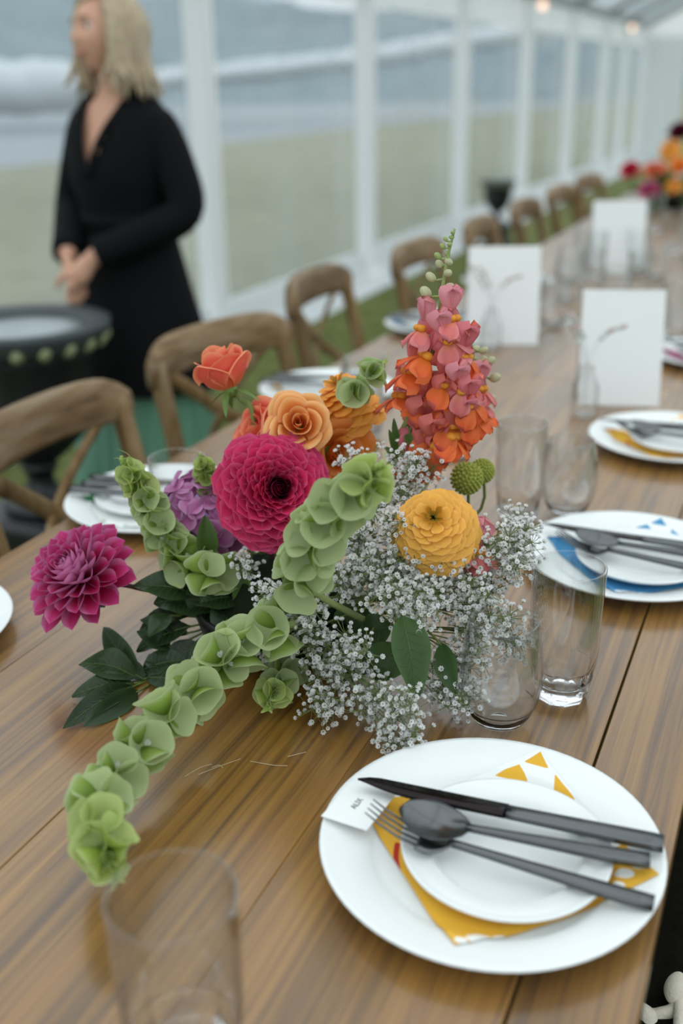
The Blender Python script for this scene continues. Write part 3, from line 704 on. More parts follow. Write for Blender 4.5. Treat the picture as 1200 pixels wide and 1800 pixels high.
# cord ties of the right-hand cushion: a knot with a tasselled loop
kp = atz(1168, 1738, .515)
rt = thing('cushion_tie', 'knotted cream rope tie hanging in the bottom right corner', 'rope', tuple(kp))
def rel(px, py, z): return atz(px, py, z)-kp
ob('cord', tube(spline([rel(1192, 1722, .53), rel(1187, 1770, .52), rel(1160, 1783, .515), rel(1137, 1788, .51), rel(1128, 1815, .505)], 8), .0062, 14).mesh('cord', ROPE), rt)
ob('cord', tube(spline([rel(1190, 1730, .53), rel(1194, 1770, .525), rel(1193, 1815, .52)], 8), .0055, 14).mesh('cord', ROPE), rt)
ob('tassel', tube(spline([rel(1196, 1710, .535), rel(1190, 1730, .53), rel(1188, 1750, .527), rel(1192, 1765, .525)], 6), [.0015+.010*sin(pi*min(1, (i+.3)/19))**.8 for i in range(19)], 16).mesh('tassel', ROPE), rt)
ob('knot', tube(spline([rel(1126, 1763, .52), rel(1133, 1780, .515), rel(1139, 1795, .51), rel(1137, 1812, .505)], 6), [.0015+.0085*sin(pi/2*min(1, i/9)) for i in range(19)], 16).mesh('knot', ROPE), rt)

# ------------------------------------------------------------------ black garden urns
def urn(x, y, s, lab, plinth):
    t = thing('garden_urn', lab, 'urn', (x, y, 0), 'black garden urns')
    z0 = plinth
    if plinth > 0:
        b = box(0, 0, plinth/2, .34*s, .34*s, plinth, .01); b.merge(box(0, 0, .03, .40*s, .40*s, .06, .01)); b.merge(box(0, 0, plinth-.03, .38*s, .38*s, .05, .01))
        ob('plinth', b.mesh('plinth', BLACKIRON, False), t)
    body = [(.02, 0), (.125, 0), (.13, .02), (.10, .035), (.055, .06), (.042, .10), (.05, .13), (.06, .135), (.06, .15), (.05, .155), (.09, .18), (.15, .24), (.185, .32), (.20, .42), (.205, .50), (.215, .52), (.215, .53)]
    def fn(j, a, r, z):
        return (r*(1+.035*abs(sin(a*9))), z) if .17 < z < .47 else (r, z)
    ob('body', lathe([(r*s, z0+z*s) for r, z in body]+[(.19*s, z0+.53*s), (.17*s, z0+.40*s), (.02*s, z0+.36*s)], 72, (lambda j, a, r, z: (r*(1+.035*abs(sin(a*9))), z) if 10 < j < 14 else (r, z))).mesh('body', BLACKIRON), t)
    rim = [(.20, .53), (.225, .535), (.262, .565), (.275, .60), (.277, .615), (.26, .622), (.215, .612), (.20, .60), (.19, .53)]
    ob('rim', lathe([(r*s, z0+z*s) for r, z in rim], 48, closed=True).mesh('rim', IRONG), t)
    egg = ball(.026*s, 10, 7, (.7, .8, 1.0)).mesh('egg_moulding', IRONE)
    ob('liner', lathe([(.0005, z0+.592*s), (.15*s, z0+.594*s), (.217*s, z0+.590*s)], 40).mesh('liner', ZINC), t)
    for k in range(20):
        a = 2*pi*k/20; ob('egg_moulding', egg, t, T((.252*s*cos(a), .252*s*sin(a), z0+.562*s)) @ rz(a) @ ry(R(35)))
ZINC = plain('grey_zinc_liner', '#8f999c', .35, .5, var=.1, nscale=12)
IRONG = plain('worn_grey_iron', '#3a4144', .5, .5, var=.15, nscale=20)
IRONE = plain('highlight_pale_iron', '#8d9470', .7, .3, var=.2, nscale=40)  # highlights on the black egg moulding, put in as a pale olive colour
urn(-1.86, 2.13, .84, 'black fluted garden urn at the left edge, beside the standing person', .245)
urn(-2.45, 8.85, .56, 'small black garden urn far off in front of the tent film', .21)

# ------------------------------------------------------------------ the standing person
SKIN = plain('skin', '#d3a288', .5, .35, var=.05, nscale=20, bump=.05); LIP = plain('lips', '#bf8272', .4, .4); EYEW = plain('eye_white', '#d9d6d0', .2, .5)
IRIS = plain('iris', '#3c4a52', .2, .5); BROW = plain('brow', '#8a7355', .8, .1)
HAIRM = plain('blonde_hair', '#b3a184', .45, .5, var=.22, nscale=60); COATM = plain('black_wool', '#0b0d0f', .85, .15, bump=.2, nscale=200)
SATIN = plain('green_satin', '#6b9f84', .38, .5); SHOE = plain('black_leather', '#15130f', .4, .5)
def rings(lst, n=40, sub=6):
    P = spline([V((a[0], a[1], a[2])) for a in lst], sub); Q = spline([V((a[3], a[4], 0)) for a in lst], sub)
    vs = []
    for p, q in zip(P, Q):
        for k in range(n):
            a = 2*pi*k/n; vs.append((p.x+q.x*cos(a), p.y+q.y*sin(a), p.z))
    m = len(P); fs = [(i*n+k, i*n+(k+1) % n, (i+1)*n+(k+1) % n, (i+1)*n+k) for i in range(m-1) for k in range(n)]
    return vs, fs, n, m
def person():
    M = T(tuple(atd(222, 340, 3.02).xy)+(0,)) @ rz(R(170))
    root = thing('person', 'person with shoulder-length blonde hair in a black coat, hands clasped, looking left', 'person', M=M)
    b = MB()
    vs, fs, n, m = rings([(0, 0, .70, .15, .10), (0, 0, .82, .158, .11), (0, 0, .98, .122, .092), (0, .008, 1.12, .150, .112), (0, 0, 1.22, .150, .09), (0, -.004, 1.28, .105, .070), (0, -.004, 1.315, .056, .056), (0, .004, 1.41, .050, .052)])
    b.add(vs, fs+[tuple(reversed(range(n))), tuple(range((m-1)*n, m*n))])
    HM = T((0, .022, 1.462)) @ rz(R(-14)) @ rx(R(4)) @ ry(R(3))
    def face(p):
        d = p.normalized(); x, y, z = d.x*.073, d.y*.090, d.z*.104
        if z < 0: x *= 1-.30*(-z/.104)**1.3; y = y*(1-.10*(-z/.104)) + .012*(-z/.104)
        gx = lambda cx, cz, sx_, sz: exp(-((x-cx)/sx_)**2-((z-cz)/sz)**2)
        if y > 0:
            y += .024*gx(0, -.022, .010, .016)+.010*gx(0, .002, .008, .020)+.008*gx(0, -.088, .020, .016)+.006*gx(0, -.055, .020, .010)
            y -= .011*gx(.030, .010, .016, .012)+.011*gx(-.030, .010, .016, .012)
            y += .005*gx(.036, -.022, .018, .018)+.005*gx(-.036, -.022, .018, .018)+.004*gx(0, .028, .04, .010)
        return V((x, y, z))
    hd = ball(1, 44, 34); b.add([face(V(p)) for p in hd.v], hd.f+[], HM)
    for s in (-1, 1):
        ear = ball(1, 12, 10); b.add([(s*.071+p[0]*.008, -.008+p[1]*.017, -.006+p[2]*.028) for p in ear.v], ear.f, HM)
    wr = {}
    for s in (-1, 1):
        sh, el, w = V((s*.130, -.005, 1.225)), V((s*.215, .005, 1.00)), V((s*.050, .205, .885))
        pts = spline([sh, (sh+el)/2+V((s*.012, -.01, 0)), el, (el+w)/2, w], 6); nn = len(pts)-1
        t = tube(pts, [.050-.024*(i/nn) for i in range(nn+1)], 14); b.merge(t)
        hp = w+V((-s*.022, .012, -.050)) if s > 0 else w+V((-s*.030, .030, -.046))
        b.merge(tube([w, (w+hp)/2+V((0, .004, 0)), hp, hp+V((-s*.012, 0, -.020))], [.024, .030, .033, .022], 14, flat=.62))
        for k in range(4):
            q = hp+V((-s*.004, .020-.0155*k, -.016)); ln = [.062, .070, .066, .052][k]
            tip1 = q+V((-s*.020, .006, -ln*.55)); tip2 = tip1+V((s*.004, .000, -ln*.42))
            b.merge(tube(spline([q, tip1, tip2], 4), [.0095, .009, .009, .0088, .0085, .008, .0075, .007, .0045], 10))
        q = hp+V((-s*.012, .030, .012)); b.merge(tube(spline([q, q+V((-s*.022, .014, -.020)), q+V((-s*.030, .012, -.045))], 4), [.011, .011, .0105, .010, .010, .0095, .009, .0085, .005], 10))
    for s in (-1, 1):
        b.merge(tube(spline([V((s*.080, 0, .80)), V((s*.085, .01, .46)), V((s*.085, -.005, .10)), V((s*.085, 0, .045))], 6), [.088-.052*(i/18) for i in range(19)], 16))
        b.merge(tube([(s*.085, -.045, .035), (s*.087, .03, .035), (s*.090, .11, .022), (s*.090, .15, .018)], [.026, .034, .034, .012], 12, flat=.6))
    me = b.mesh('body_parts', SKIN); tmp = bpy.data.objects.new('body_tmp', me); COL.objects.link(tmp)
    mo = tmp.modifiers.new('r', 'REMESH'); mo.mode = 'VOXEL'; mo.voxel_size = .0055; mo.use_smooth_shade = True
    sm = tmp.modifiers.new('s', 'SMOOTH'); sm.factor = .5; sm.iterations = 2
    dg = bpy.context.evaluated_depsgraph_get(); me2 = bpy.data.meshes.new_from_object(tmp.evaluated_get(dg)); bpy.data.objects.remove(tmp)
    me2.name = 'body'; me2.materials.clear(); me2.materials.append(SKIN); me2.polygons.foreach_set('use_smooth', [True]*len(me2.polygons))
    ob('body', me2, root)
    for s in (-1, 1):
        e = ob('eye', ball(.0115, 14, 10).mesh('eye', EYEW), root, HM @ T((s*.030, .0660, .010)))
        ob('iris', ball(.0064, 10, 8, (1, .6, 1)).mesh('iris', IRIS), e, T((0, .0092, 0)))
        ob('eyebrow', tube(spline([V((s*.014, .091, .028)), V((s*.030, .089, .033)), V((s*.046, .078, .028))], 4), .0028, 6).mesh('eyebrow', BROW), root, HM)
    ob('lips', tube(spline([V((-.024, .081, -.050)), V((-.012, .0925, -.056)), V((0, .0955, -.058)), V((.012, .0925, -.056)), V((.024, .081, -.050))], 4), [.002]+[.0055]*15+[.002], 8, flat=.7).mesh('lips', LIP), root, HM)
    # coat with an open V neck
    vs, fs, n, m = rings([(0, 0, .485, .262, .215), (0, 0, .62, .225, .185), (0, 0, .80, .182, .140), (0, 0, .97, .146, .116), (0, .008, 1.10, .168, .132), (0, 0, 1.22, .182, .108), (0, -.006, 1.285, .135, .088), (0, -.012, 1.325, .082, .072)], 96, 9)
    def cut(f):
        c = sum((V(vs[i]) for i in f), V())/len(f); return c.y > -.01 and c.z > 1.115 and abs(c.x) < .012+.072*(c.z-1.115)/.2
    coat = ob('coat', MB().add(vs, [f for f in fs if not cut(f)]).mesh('coat', COATM), root)
    for s in (-1, 1):
        sh, el, w = V((s*.125, -.005, 1.245)), V((s*.222, .005, 1.00)), V((s*.058, .200, .893))
        pts = spline([sh, (sh+el)/2+V((s*.014, -.01, 0)), el, (el+w)/2+V((0, .0, -.006)), w], 6)
        ob('sleeve', tube(pts, [.050, .055, .058]+[.060-.002*i/4 if i < 12 else .054-.001*(i-12) for i in range(3, len(pts))], 20, cap=True).mesh('sleeve', COATM), coat)
        ob('lapel', tube(spline([V((s*.004, .146, 1.10)), V((s*.040, .120, 1.20)), V((s*.080, .045, 1.295)), V((s*.075, -.045, 1.335))], 5), .011, 8, flat=.5).mesh('lapel', COATM), coat)
    ob('belt', lathe([(.1, .95), (.1, .99)], 48, lambda j, a, r, z: (1/sqrt((cos(a)/.152)**2+(sin(a)/.122)**2), z)).mesh('belt', COATM), coat)
    # pleated skirt below the coat
    sk = []; N = 144; zz = [.62, .50, .40, .30, .20, .14]
    for j, z in enumerate(zz):
        for k in range(N):
            a = 2*pi*k/N; rr = 1/sqrt((cos(a)/(.205+.055*j/5))**2+(sin(a)/(.165+.055*j/5))**2); rr *= 1+(.015+.03*j/5)*sin(a*24)
            sk.append((rr*cos(a), rr*sin(a), z))
    ob('pleated_skirt', MB().add(sk, [(j*N+k, j*N+(k+1) % N, (j+1)*N+(k+1) % N, (j+1)*N+k) for j in range(5) for k in range(N)]).mesh('pleated_skirt', SATIN), root)
    for s in (-1, 1): ob('shoe', tube([(s*.085, -.055, .03), (s*.087, .03, .034), (s*.090, .11, .024), (s*.090, .165, .018)], [.030, .040, .042, .016], 14, flat=.62).mesh('shoe', SHOE), root)
    # hair: cap and locks
    hb = MB(); cp = ball(1, 40, 26); keep = []
    for f in cp.f:
        c = sum((V(cp.v[i]) for i in f), V())/len(f)
        if not (c.y > .28 and c.z < .62+.25*abs(c.x)) and c.z > -.75: keep.append(f)
    hb.add([(p[0]*.084, -.006+p[1]*.099, .004+p[2]*.114) for p in cp.v], keep)
    rnd = random.Random(3)
    for k in range(110):
        a = -2.08+4.16*(k+rnd.random()*.6)/110      # 0 = back of the head
        s_ = sin(a); c_ = -cos(a)
        ln = rnd.uniform(.125, .175); j = rnd.uniform(-.006, .006); o_ = rnd.uniform(1.0, 1.14)
        pts = [V((.012*s_, .030+.01*c_, .112)), V((.060*s_*o_, .006+.064*c_*o_, .094)), V((.090*s_*o_, -.008+.094*c_*o_, .028)), V((.094*s_*o_+j, -.006+.092*c_*o_, -.045)), V((.096*s_*o_+j*3, -.006+.100*c_*o_+j*2, -.10)), V((.104*s_*o_+j*6, -.006+.108*c_*o_+j*4, -ln))]
        pts = spline(pts, 4); nn = len(pts); hb.merge(tube(pts, [.006+.006*sin(pi*min(1, i/nn*1.1)) if i < nn-3 else .006-.0018*(i-nn+3) for i in range(nn)], 6))
    ob('hair', hb.mesh('hair', HAIRM), root, HM)
person()

# ------------------------------------------------------------------ the low flower arrangement
BC = V((-.47, .885, TZ))           # centre of the bowl
def tocam(p): return (CAM-V(p)).normalized()
def petal(L, W, cup=.25, curl=.1, m=.6, q=.6, base=.25, nu=6, nv=7, ruf=0, notch=0, roll=0, seed=0):
    p = math.log(.5)/math.log(m); vs = []; cs = []
    for j in range(nv+1):
        t = j/nv; w = W/2*(base*(1-t)**1.5+max(0, sin(pi*t**p))**q*(1-base*(1-t)**1.5))+.0001
        for i in range(nu+1):
            u = i/nu*2-1; x = u*w
            y = L*t - notch*L*t**4*exp(-(u/.35)**2) - .0*u
            z = cup*W*.5*u*u*min(1, w/(W/2)) + curl*L*t*t + roll*L*max(0, t-.7)**2*6
            if ruf: z += ruf*W*t*sin(u*5+seed*2)*abs(u)
            vs.append((x, y, z)); cs.append((t, abs(u), .5, 1))
    k = nu+1; fs = [(j*k+i, j*k+i+1, (j+1)*k+i+1, (j+1)*k+i) for j in range(nv) for i in range(nu)]
    return MB().add(vs, fs, cols=cs)
def flower(name, label, cat, p, axis, group=None, xh=V((1, 0, 0))):
    M = frame(p, axis, xh); return thing(name, label, cat, group=group, M=M), M
def stem_to(t, M, pts, r, mat, name='stem', n=8):
    Mi = M.inverted(); ob(name, tube(spline([Mi @ V(p) for p in pts], 5), r, n).mesh(name, mat), t)
def leaf_mb(base, tip, width, nrm, arch=.12, fold=.25, wave=.05, m=.45, seed=0, nv=10, nu=6, twist=0):
    base, tip = V(base), V(tip); d = tip-base; L = d.length; f = d.normalized(); n = (V(nrm)-f*V(nrm).dot(f)).normalized(); s = f.cross(n)
    p = math.log(.5)/math.log(m); vs = []; cs = []
    for j in range(nv+1):
        t = j/nv; w = width/2*max(0, sin(pi*t**p))**.8+.0004
        a = twist*t; n2 = n*cos(a)+s*sin(a); s2 = s*cos(a)-n*sin(a)
        c = base+d*t+n*(arch*L*sin(pi*t))
        for i in range(nu+1):
            u = i/nu*2-1
            vs.append(c+s2*(u*w)+n2*(fold*w*abs(u)+wave*width*sin(t*9+seed+u*1.5)*abs(u)))
            cs.append((t, abs(u), .5, 1))
    k = nu+1; return MB().add(vs, [(j*k+i, j*k+i+1, (j+1)*k+i+1, (j+1)*k+i) for j in range(nv) for i in range(nu)], cols=cs)
tag(ob('flower_bowl', lathe([(.0005, .001), (.055, .001), (.06, .004), (.085, .03), (.092, .055), (.090, .062), (.086, .060), (.078, .03), (.0005, .02)], 48).mesh('flower_bowl', DARKV), M=T(BC+V((0, 0, .0006)))), 'low dark bowl hidden under the flowers', 'bowl')
tag(ob('flower_foam', lathe([(.0005, .0215), (.070, .0225), (.074, .05), (.05, .095), (.0005, .105)], 24).mesh('flower_foam', plain('dark_green_foam', '#1c2416', .95, .1)), M=T(BC+V((0, 0, .001)))), 'dark green block of moss packed inside the low bowl', 'moss')

# --- dahlias
DAH1 = petalmat('crimson_dahlia_petal', '#a00a38', '#d4164f', '#e84a80', edge='#ea6e9c', trans=.35, jit=.13, back='#cf3a76')
DAH2 = petalmat('magenta_dahlia_petal', '#a80f3e', '#c21c58', '#c94a86', edge='#d288b4', trans=.28, jit=.13, back='#cf82b0')
DAHC = petalmat('dark_dahlia_heart', '#2a0412', '#4a0820', '#7a1036', trans=.1, jit=.2)
def petal_head(t, name, mesh, n, L0, L1, th0, th1, r0, dome, pw=.8, heart=None, nheart=0, jit=.06, seed=1, lp=.7):
    rnd = random.Random(seed)
    for i in range(n):
        q = (i+.5)/n; phi = i*2.399963+rnd.uniform(-.08, .08); th = R(th0+(th1-th0)*q**pw)+rnd.uniform(-jit, jit)
        L = (L0+(L1-L0)*q**lp)*rnd.uniform(.94, 1.06); rr = r0*sqrt(q); z = dome*(1-q)
        ob(name, heart if (heart and i < nheart) else mesh, t, rz(phi) @ T((0, rr, z)) @ rx(pi/2-th) @ ry(rnd.uniform(-.12, .12)) @ sc(L*rnd.uniform(.92, 1.08), L, L))
def dahlia(p, axis, Rr, label, mat, n, stempts, pet, seed, th1=118, heart=DAHC, nheart=26, L0=.28):
    t, M = flower('dahlia', label, 'flower', p, axis, 'pink dahlias of the arrangement')
    me = pet.mesh('petal', mat); mh = petal(1, .62, .5, .35, m=.6).mesh('petal', heart)
    petal_head(t, 'petal', me, n, L0*Rr, .98*Rr, 8, th1, Rr*.22, Rr*.28, .78, mh, nheart, seed=seed)
    ob('receptacle', ball(Rr*.24, 12, 8, (1, 1, .8)).mesh('receptacle', STEMD), t)
    for k in range(8): ob('sepal', petal(Rr*.5, Rr*.26, .3, -.3).mesh('sepal', LEAFD), t, rz(k*pi/4) @ T((0, Rr*.1, -Rr*.16)) @ rx(-R(38)))
    stem_to(t, M, stempts, .0026, STEMD); return t
LEAFD = petalmat('dark_glossy_leaf', '#2b3a1d', '#24371f', '#2a3d22', edge='#33482a', rough=.33, trans=.12, jit=.25, back='#56704a')
LEAFV = petalmat('veined_leaf', '#3f5a2a', '#364f27', '#39532a', edge='#456032', rough=.42, trans=.2, jit=.15, back='#56704a')
LEAFM = petalmat('mid_green_leaf', '#4f6a2a', '#46622b', '#4b672f', edge='#587538', rough=.42, trans=.22, jit=.18, back='#62804a')
pB = at(480, 862, .86); axB = tocam(pB)*.93+RT*.22+UP*.10
dahlia(pB, axB, .0545, 'big round crimson dahlia with a dark heart, in the centre of the arrangement', DAH1, 150, [pB, pB-axB*.05, BC+V((.0, 0, .06))], petal(1, .72, .50, .20, m=.68, q=.42, nv=7), 5, L0=.20)
pA = at(146, 1018, .79); axA = tocam(pA)*.66-RT*.48+UP*.40
dahlia(pA, axA, .0545, 'magenta dahlia with pale petal backs, farthest left in the arrangement', DAH2, 92, [pA-axA.normalized()*.010, at(215, 1028, .80), at(290, 1040, .83), BC+V((-.04, 0, .07))], petal(1, .50, .75, .30, m=.6, q=.6, nv=8), 9, th1=112, heart=DAH2, L0=.40)

# --- zinnias
ZINY = petalmat('golden_zinnia_petal', '#d8931f', '#ecac40', '#f0b650', edge='#f4c068', trans=.25, jit=.08)
ZINO = petalmat('orange_zinnia_petal', '#de861c', '#f0a038', '#f5ad48', edge='#f7b65a', trans=.3, jit=.1)
ZINH = petalmat('zinnia_heart', '#6c6a1c', '#a8761b', '#d08a22', trans=.15, jit=.15)
def zinnia(p, axis, Rr, label, mat, n, stempts, smat, seed, th1=122):
    t, M = flower('zinnia', label, 'flower', p, axis, 'orange and yellow zinnias')
    me = petal(1, .78, -.12, -.05, m=.66, q=.45, base=.3, notch=.05, nv=8, roll=-.05).mesh('petal', mat); mh = petal(1, .5, .3, .2, m=.62).mesh('petal', ZINH)
    petal_head(t, 'petal', me, n, Rr*.10, Rr*.86, 30, th1, Rr*.22, Rr*.62, .40, mh, 8, .05, seed, .55)
    ob('receptacle', ball(Rr*.25, 12, 8, (1, 1, .9)).mesh('receptacle', STEMG), t)
    stem_to(t, M, stempts, .0024, smat); return t
pZ = at(764, 928, .87); axZ = tocam(pZ)*.92+UP*.34-RT*.06
zinnia(pZ, axZ, .0500, 'golden yellow zinnia standing out of the white filler flowers', ZINY, 125, [pZ-axZ.normalized()*.01, pZ-axZ.normalized()*.05, BC+V((.05, .02, .06))], STEMG, 3)
pO = at(608, 710, .99); axO = tocam(pO)*.45+UP*.75-RT*.35
zinnia(pO, axO, .0455, 'orange zinnia at the back, behind the peach rose', ZINO, 95, [pO-axO.normalized()*.008, at(606, 760, 1.0), at(603, 800, .98), BC+V((.02, .05, .08))], STEMD, 8, 135)

# --- roses
ROSP = petalmat('peach_rose_petal', '#e8742c', '#f09a50', '#f5b46c', edge='#f8c48a', trans=.3, jit=.06)
ROSC = petalmat('coral_rose_petal', '#ea8048', '#ec6656', '#ee7458', edge='#f3a87e', trans=.3, jit=.07)
ROSO = petalmat('orange_rose_petal', '#e08a2a', '#e88e36', '#ea7f3a', edge='#f0a45a', trans=.3, jit=.06)
SEPM = plain('rose_sepal', '#5f7a3a', .5, .3, var=.15, nscale=60)
def rose_petal(r, h, span, flare, roll, nu=12, nv=9, point=0, seed=0):
    vs = []; cs = []; w_ = random.Random(seed)
    ph = w_.uniform(0, 6)
    for j in range(nv+1):
        v = j/nv
        for i in range(nu+1):
            u = i/nu*2-1; e = 1-.42*abs(u)**2.6-.03*sin(u*4+ph)+point*exp(-(u/.25)**2)
            k = max(0, v-.78)/.22
            z = h*v*e - roll*k*k*1.1
            rr = r*(.28+.72*sin(pi/2*min(1, v*1.45))) + flare*max(0, v-.45)**1.6*1.7 + roll*k*.8 + .0006*sin(3*u+ph)*v
            a = u*span*(.60+.40*min(1, v*1.6))
            vs.append((rr*sin(a), rr*cos(a), z)); cs.append((v, max(u*u*.85, .35+.65*(v-.72)/.28 if v > .72 else 0), .5, 1))
    k = nu+1; return MB().add(vs, [(j*k+i, (j+1)*k+i, (j+1)*k+i+1, j*k+i+1) for j in range(nv) for i in range(nu)], cols=cs)
def rose(p, axis, layers, label, mat, stempts, seed=0, sepals=True, spin=0, smat=None):
    t, M = flower('rose', label, 'flower', p, axis, 'roses of the arrangement', xh=RT)
    rnd = random.Random(seed); phi = spin
    for li, lay in enumerate(layers):
        n, r, h, span, fl, ro = lay[:6]; tl = R(lay[6]) if len(lay) > 6 else 0
        for k in range(n):
            phi += 2*pi/n*(1 if n > 1 else .4)+rnd.uniform(-.1, .1)
            ob('petal', rose_petal(r*rnd.uniform(.95, 1.05), h*rnd.uniform(.97, 1.03), span, fl, ro, seed=rnd.random(), point=.10 if ro > .0015 else 0).mesh('petal', mat), t, rz(phi) @ T((0, .0012*(k % 2), 0)) @ rx(-tl+rnd.uniform(-.05, .05)) @ ry(rnd.uniform(-.10, .10)) @ sc(1, 1, rnd.uniform(.94, 1.04)))
        phi += .9
    rb = layers[-1][1]*.34
    ob('hip', ball(rb, 10, 8, (1, 1, 1.1), (0, 0, -rb*.4)).mesh('hip', SEPM), t)
    if sepals:
        for k in range(5): ob('sepal', petal(.032, .008, .3, -.35, m=.3).mesh('sepal', SEPM), t, rz(k*2*pi/5+.3) @ T((0, rb*.8, -rb*.3)) @ rx(R(-25+12*(k % 2))))
    stem_to(t, M, stempts, .0026, smat or STEMG); return t
LAY = [(2, .0034, .0295, 2.3, 0, 0, 0), (3, .0064, .0315, 1.5, .001, .0004, 2), (3, .0098, .0330, 1.30, .002, .0014, 6), (3, .0132, .0340, 1.2, .004, .0026, 12), (4, .0160, .0335, 1.05, .005, .0042, 18), (5, .0185, .0320, .95, .007, .0060, 27)]
pR = at(524, 742, .90); axR = tocam(pR)*.93+UP*.20-RT*.02
rose(pR-axR.normalized()*.022, axR, LAY, 'open peach orange rose facing the camera above the crimson dahlia', ROSP, [pR-axR.normalized()*.03, pR-axR.normalized()*.06, BC+V((-.01, 0, .08))], 4, False)
LAYB = [(2, .006, .046, 2.4, 0, 0), (3, .011, .046, 1.6, .0, .0), (3, .0165, .045, 1.4, .001, .001), (3, .0205, .042, 1.3, .003, .004), (3, .0228, .037, 1.1, .004, .006)]
p0 = at(404, 682, .93); axb = UP*.88-RT*.30+tocam(p0)*.22
rose(p0, axb, LAYB, 'coral rosebud on a tall stem, highest at the back left', ROSC, [p0, at(425, 705, .93), at(446, 742, .92), BC+V((-.03, .02, .08))], 11, True, 1.1)
pc = at(470, 765, .925); axc = -RT*.75+UP*.35+tocam(pc)*.45
rose(pc, axc, [(2, .006, .026, 2.2, 0, 0), (3, .012, .028, 1.5, .003, .001), (4, .018, .028, 1.2, .008, .003), (4, .022, .027, 1.1, .014, .005)], 'coral red rose half hidden at the left behind the peach rose', ROSC, [pc, BC+V((-.03, .02, .08))], 21, True)
po = at(578, 795, .965); axo = RT*.55-UP*.05+tocam(po)*.75
rose(po, axo, [(2, .005, .022, 2.2, 0, 0), (3, .010, .026, 1.5, .003, .001), (4, .018, .030, 1.25, .010, .003), (5, .026, .036, 1.0, .016, .004)], 'orange rose turned aside below the peach rose, beside the white filler', ROSO, [po, BC+V((0, .02, .08))], 33, False)

# --- hydrangea
HYD = petalmat('mauve_hydrangea_petal', '#9c3f82', '#b9689e', '#c78ab8', edge='#c898c0', trans=.25, jit=.16, vein=.5, rough=.6)
HEYE = plain('blue_floret_eye', '#9fb0e0', .4, .4); HST = plain('purple_pedicel', '#4a1c42', .5, .3)
pH = at(358, 915, .90); axH = tocam(pH)*.70+UP*.55-RT*.30
t, M = flower('hydrangea', 'mauve pink hydrangea head left of the crimson dahlia', 'flower', pH, axH)
hp = petal(.0225, .0250, .18, -.06, m=.60, q=.42, base=.22, ruf=.05, nu=8, nv=7).mesh('petal', HYD); eye = ball(.0022, 8, 6).mesh('floret', HEYE)
for i in range(30):
    z = 1-1.15*(i+.5)/30; a = i*2.399963; r_ = sqrt(max(0, 1-z*z)); d = V((r_*cos(a), r_*sin(a), z)); rad = .046+.004*random.uniform(-1, 1)
    F = frame(d*rad, d+V((random.uniform(-.3, .3), random.uniform(-.3, .3), .1)), V((cos(i), sin(i), .2)))
    fo = ob('floret', eye, t, F)
    for k in range(4): ob('petal', hp, fo, rz(k*pi/2+random.uniform(-.1, .1)) @ T((0, .001, 0)) @ rx(R(random.uniform(-4, 16))) @ sc(random.uniform(.9, 1.1)))
    ob('pedicel', tube([d*rad*.15, d*rad*.6, d*rad], .0010, 5).mesh('pedicel', HST), t)
stem_to(t, M, [pH, BC+V((-.03, .01, .06))], .003, STEMG)

# --- snapdragons
SNO = petalmat('orange_snapdragon', '#e88a3a', '#ec7238', '#ec6a3a', edge='#ee7f48', trans=.3, jit=.10, back='#df7a72')
SNP = petalmat('pink_snapdragon', '#efa070', '#ea8480', '#ee8a86', edge='#f0a0a4', trans=.35, jit=.10, back='#e59aa4')
SNR = petalmat('coral_snapdragon', '#e98a4a', '#e8663f', '#e85c40', edge='#ee7a60', trans=.3, jit=.10, back='#e0808a')
PAL = plain('yellow_palate', '#eda03a', .55, .3, var=.12, nscale=120, trans=.2); BUDM = plain('cream_bud', '#c9c9a0', .55, .3, var=.12, nscale=60, trans=.25); BUDP = plain('pink_bud', '#d9a7a0', .55, .3, var=.15, nscale=60, trans=.25)
SNM = {}
for k, m_ in (('o', SNO), ('p', SNP), ('r', SNR)):
    tb = tube(spline([(0, -.026, -.004), (0, -.018, -.001), (0, -.008, 0), (0, .001, .001)], 4), [.0035+.0048*sin(pi/2*i/12) for i in range(13)], 12, cap=False, cols=True)
    up = MB(); lo = MB()
    for s in (-1, 1):
        up.merge(petal(.024, .025, .30, .38, m=.66, q=.42, ruf=.30, nu=8, seed=s), T((s*.003, -.002, .005)) @ rz(-s*.45) @ rx(R(58)))
        lo.merge(petal(.021, .021, -.22, -.55, m=.64, q=.42, ruf=.30, nu=8, seed=s), T((s*.004, .001, -.004)) @ rz(-s*.80) @ rx(R(-18)))
    lo.merge(petal(.018, .015, -.2, -.6, m=.6, q=.5, ruf=.2), T((0, .003, -.004)) @ rx(R(-28)))
    pal = ball(.0066, 12, 8, (.75, .85, .60), (-.0034, .0022, -.0016)); pal.merge(ball(.0066, 12, 8, (.75, .85, .60), (.0034, .0022, -.0016)))
    SNM[k] = (tb.mesh('floret', SNP), up.mesh('upper_lip', m_), lo.mesh('lower_lip', SNO if k == 'r' else m_), pal.mesh('palate', PAL))
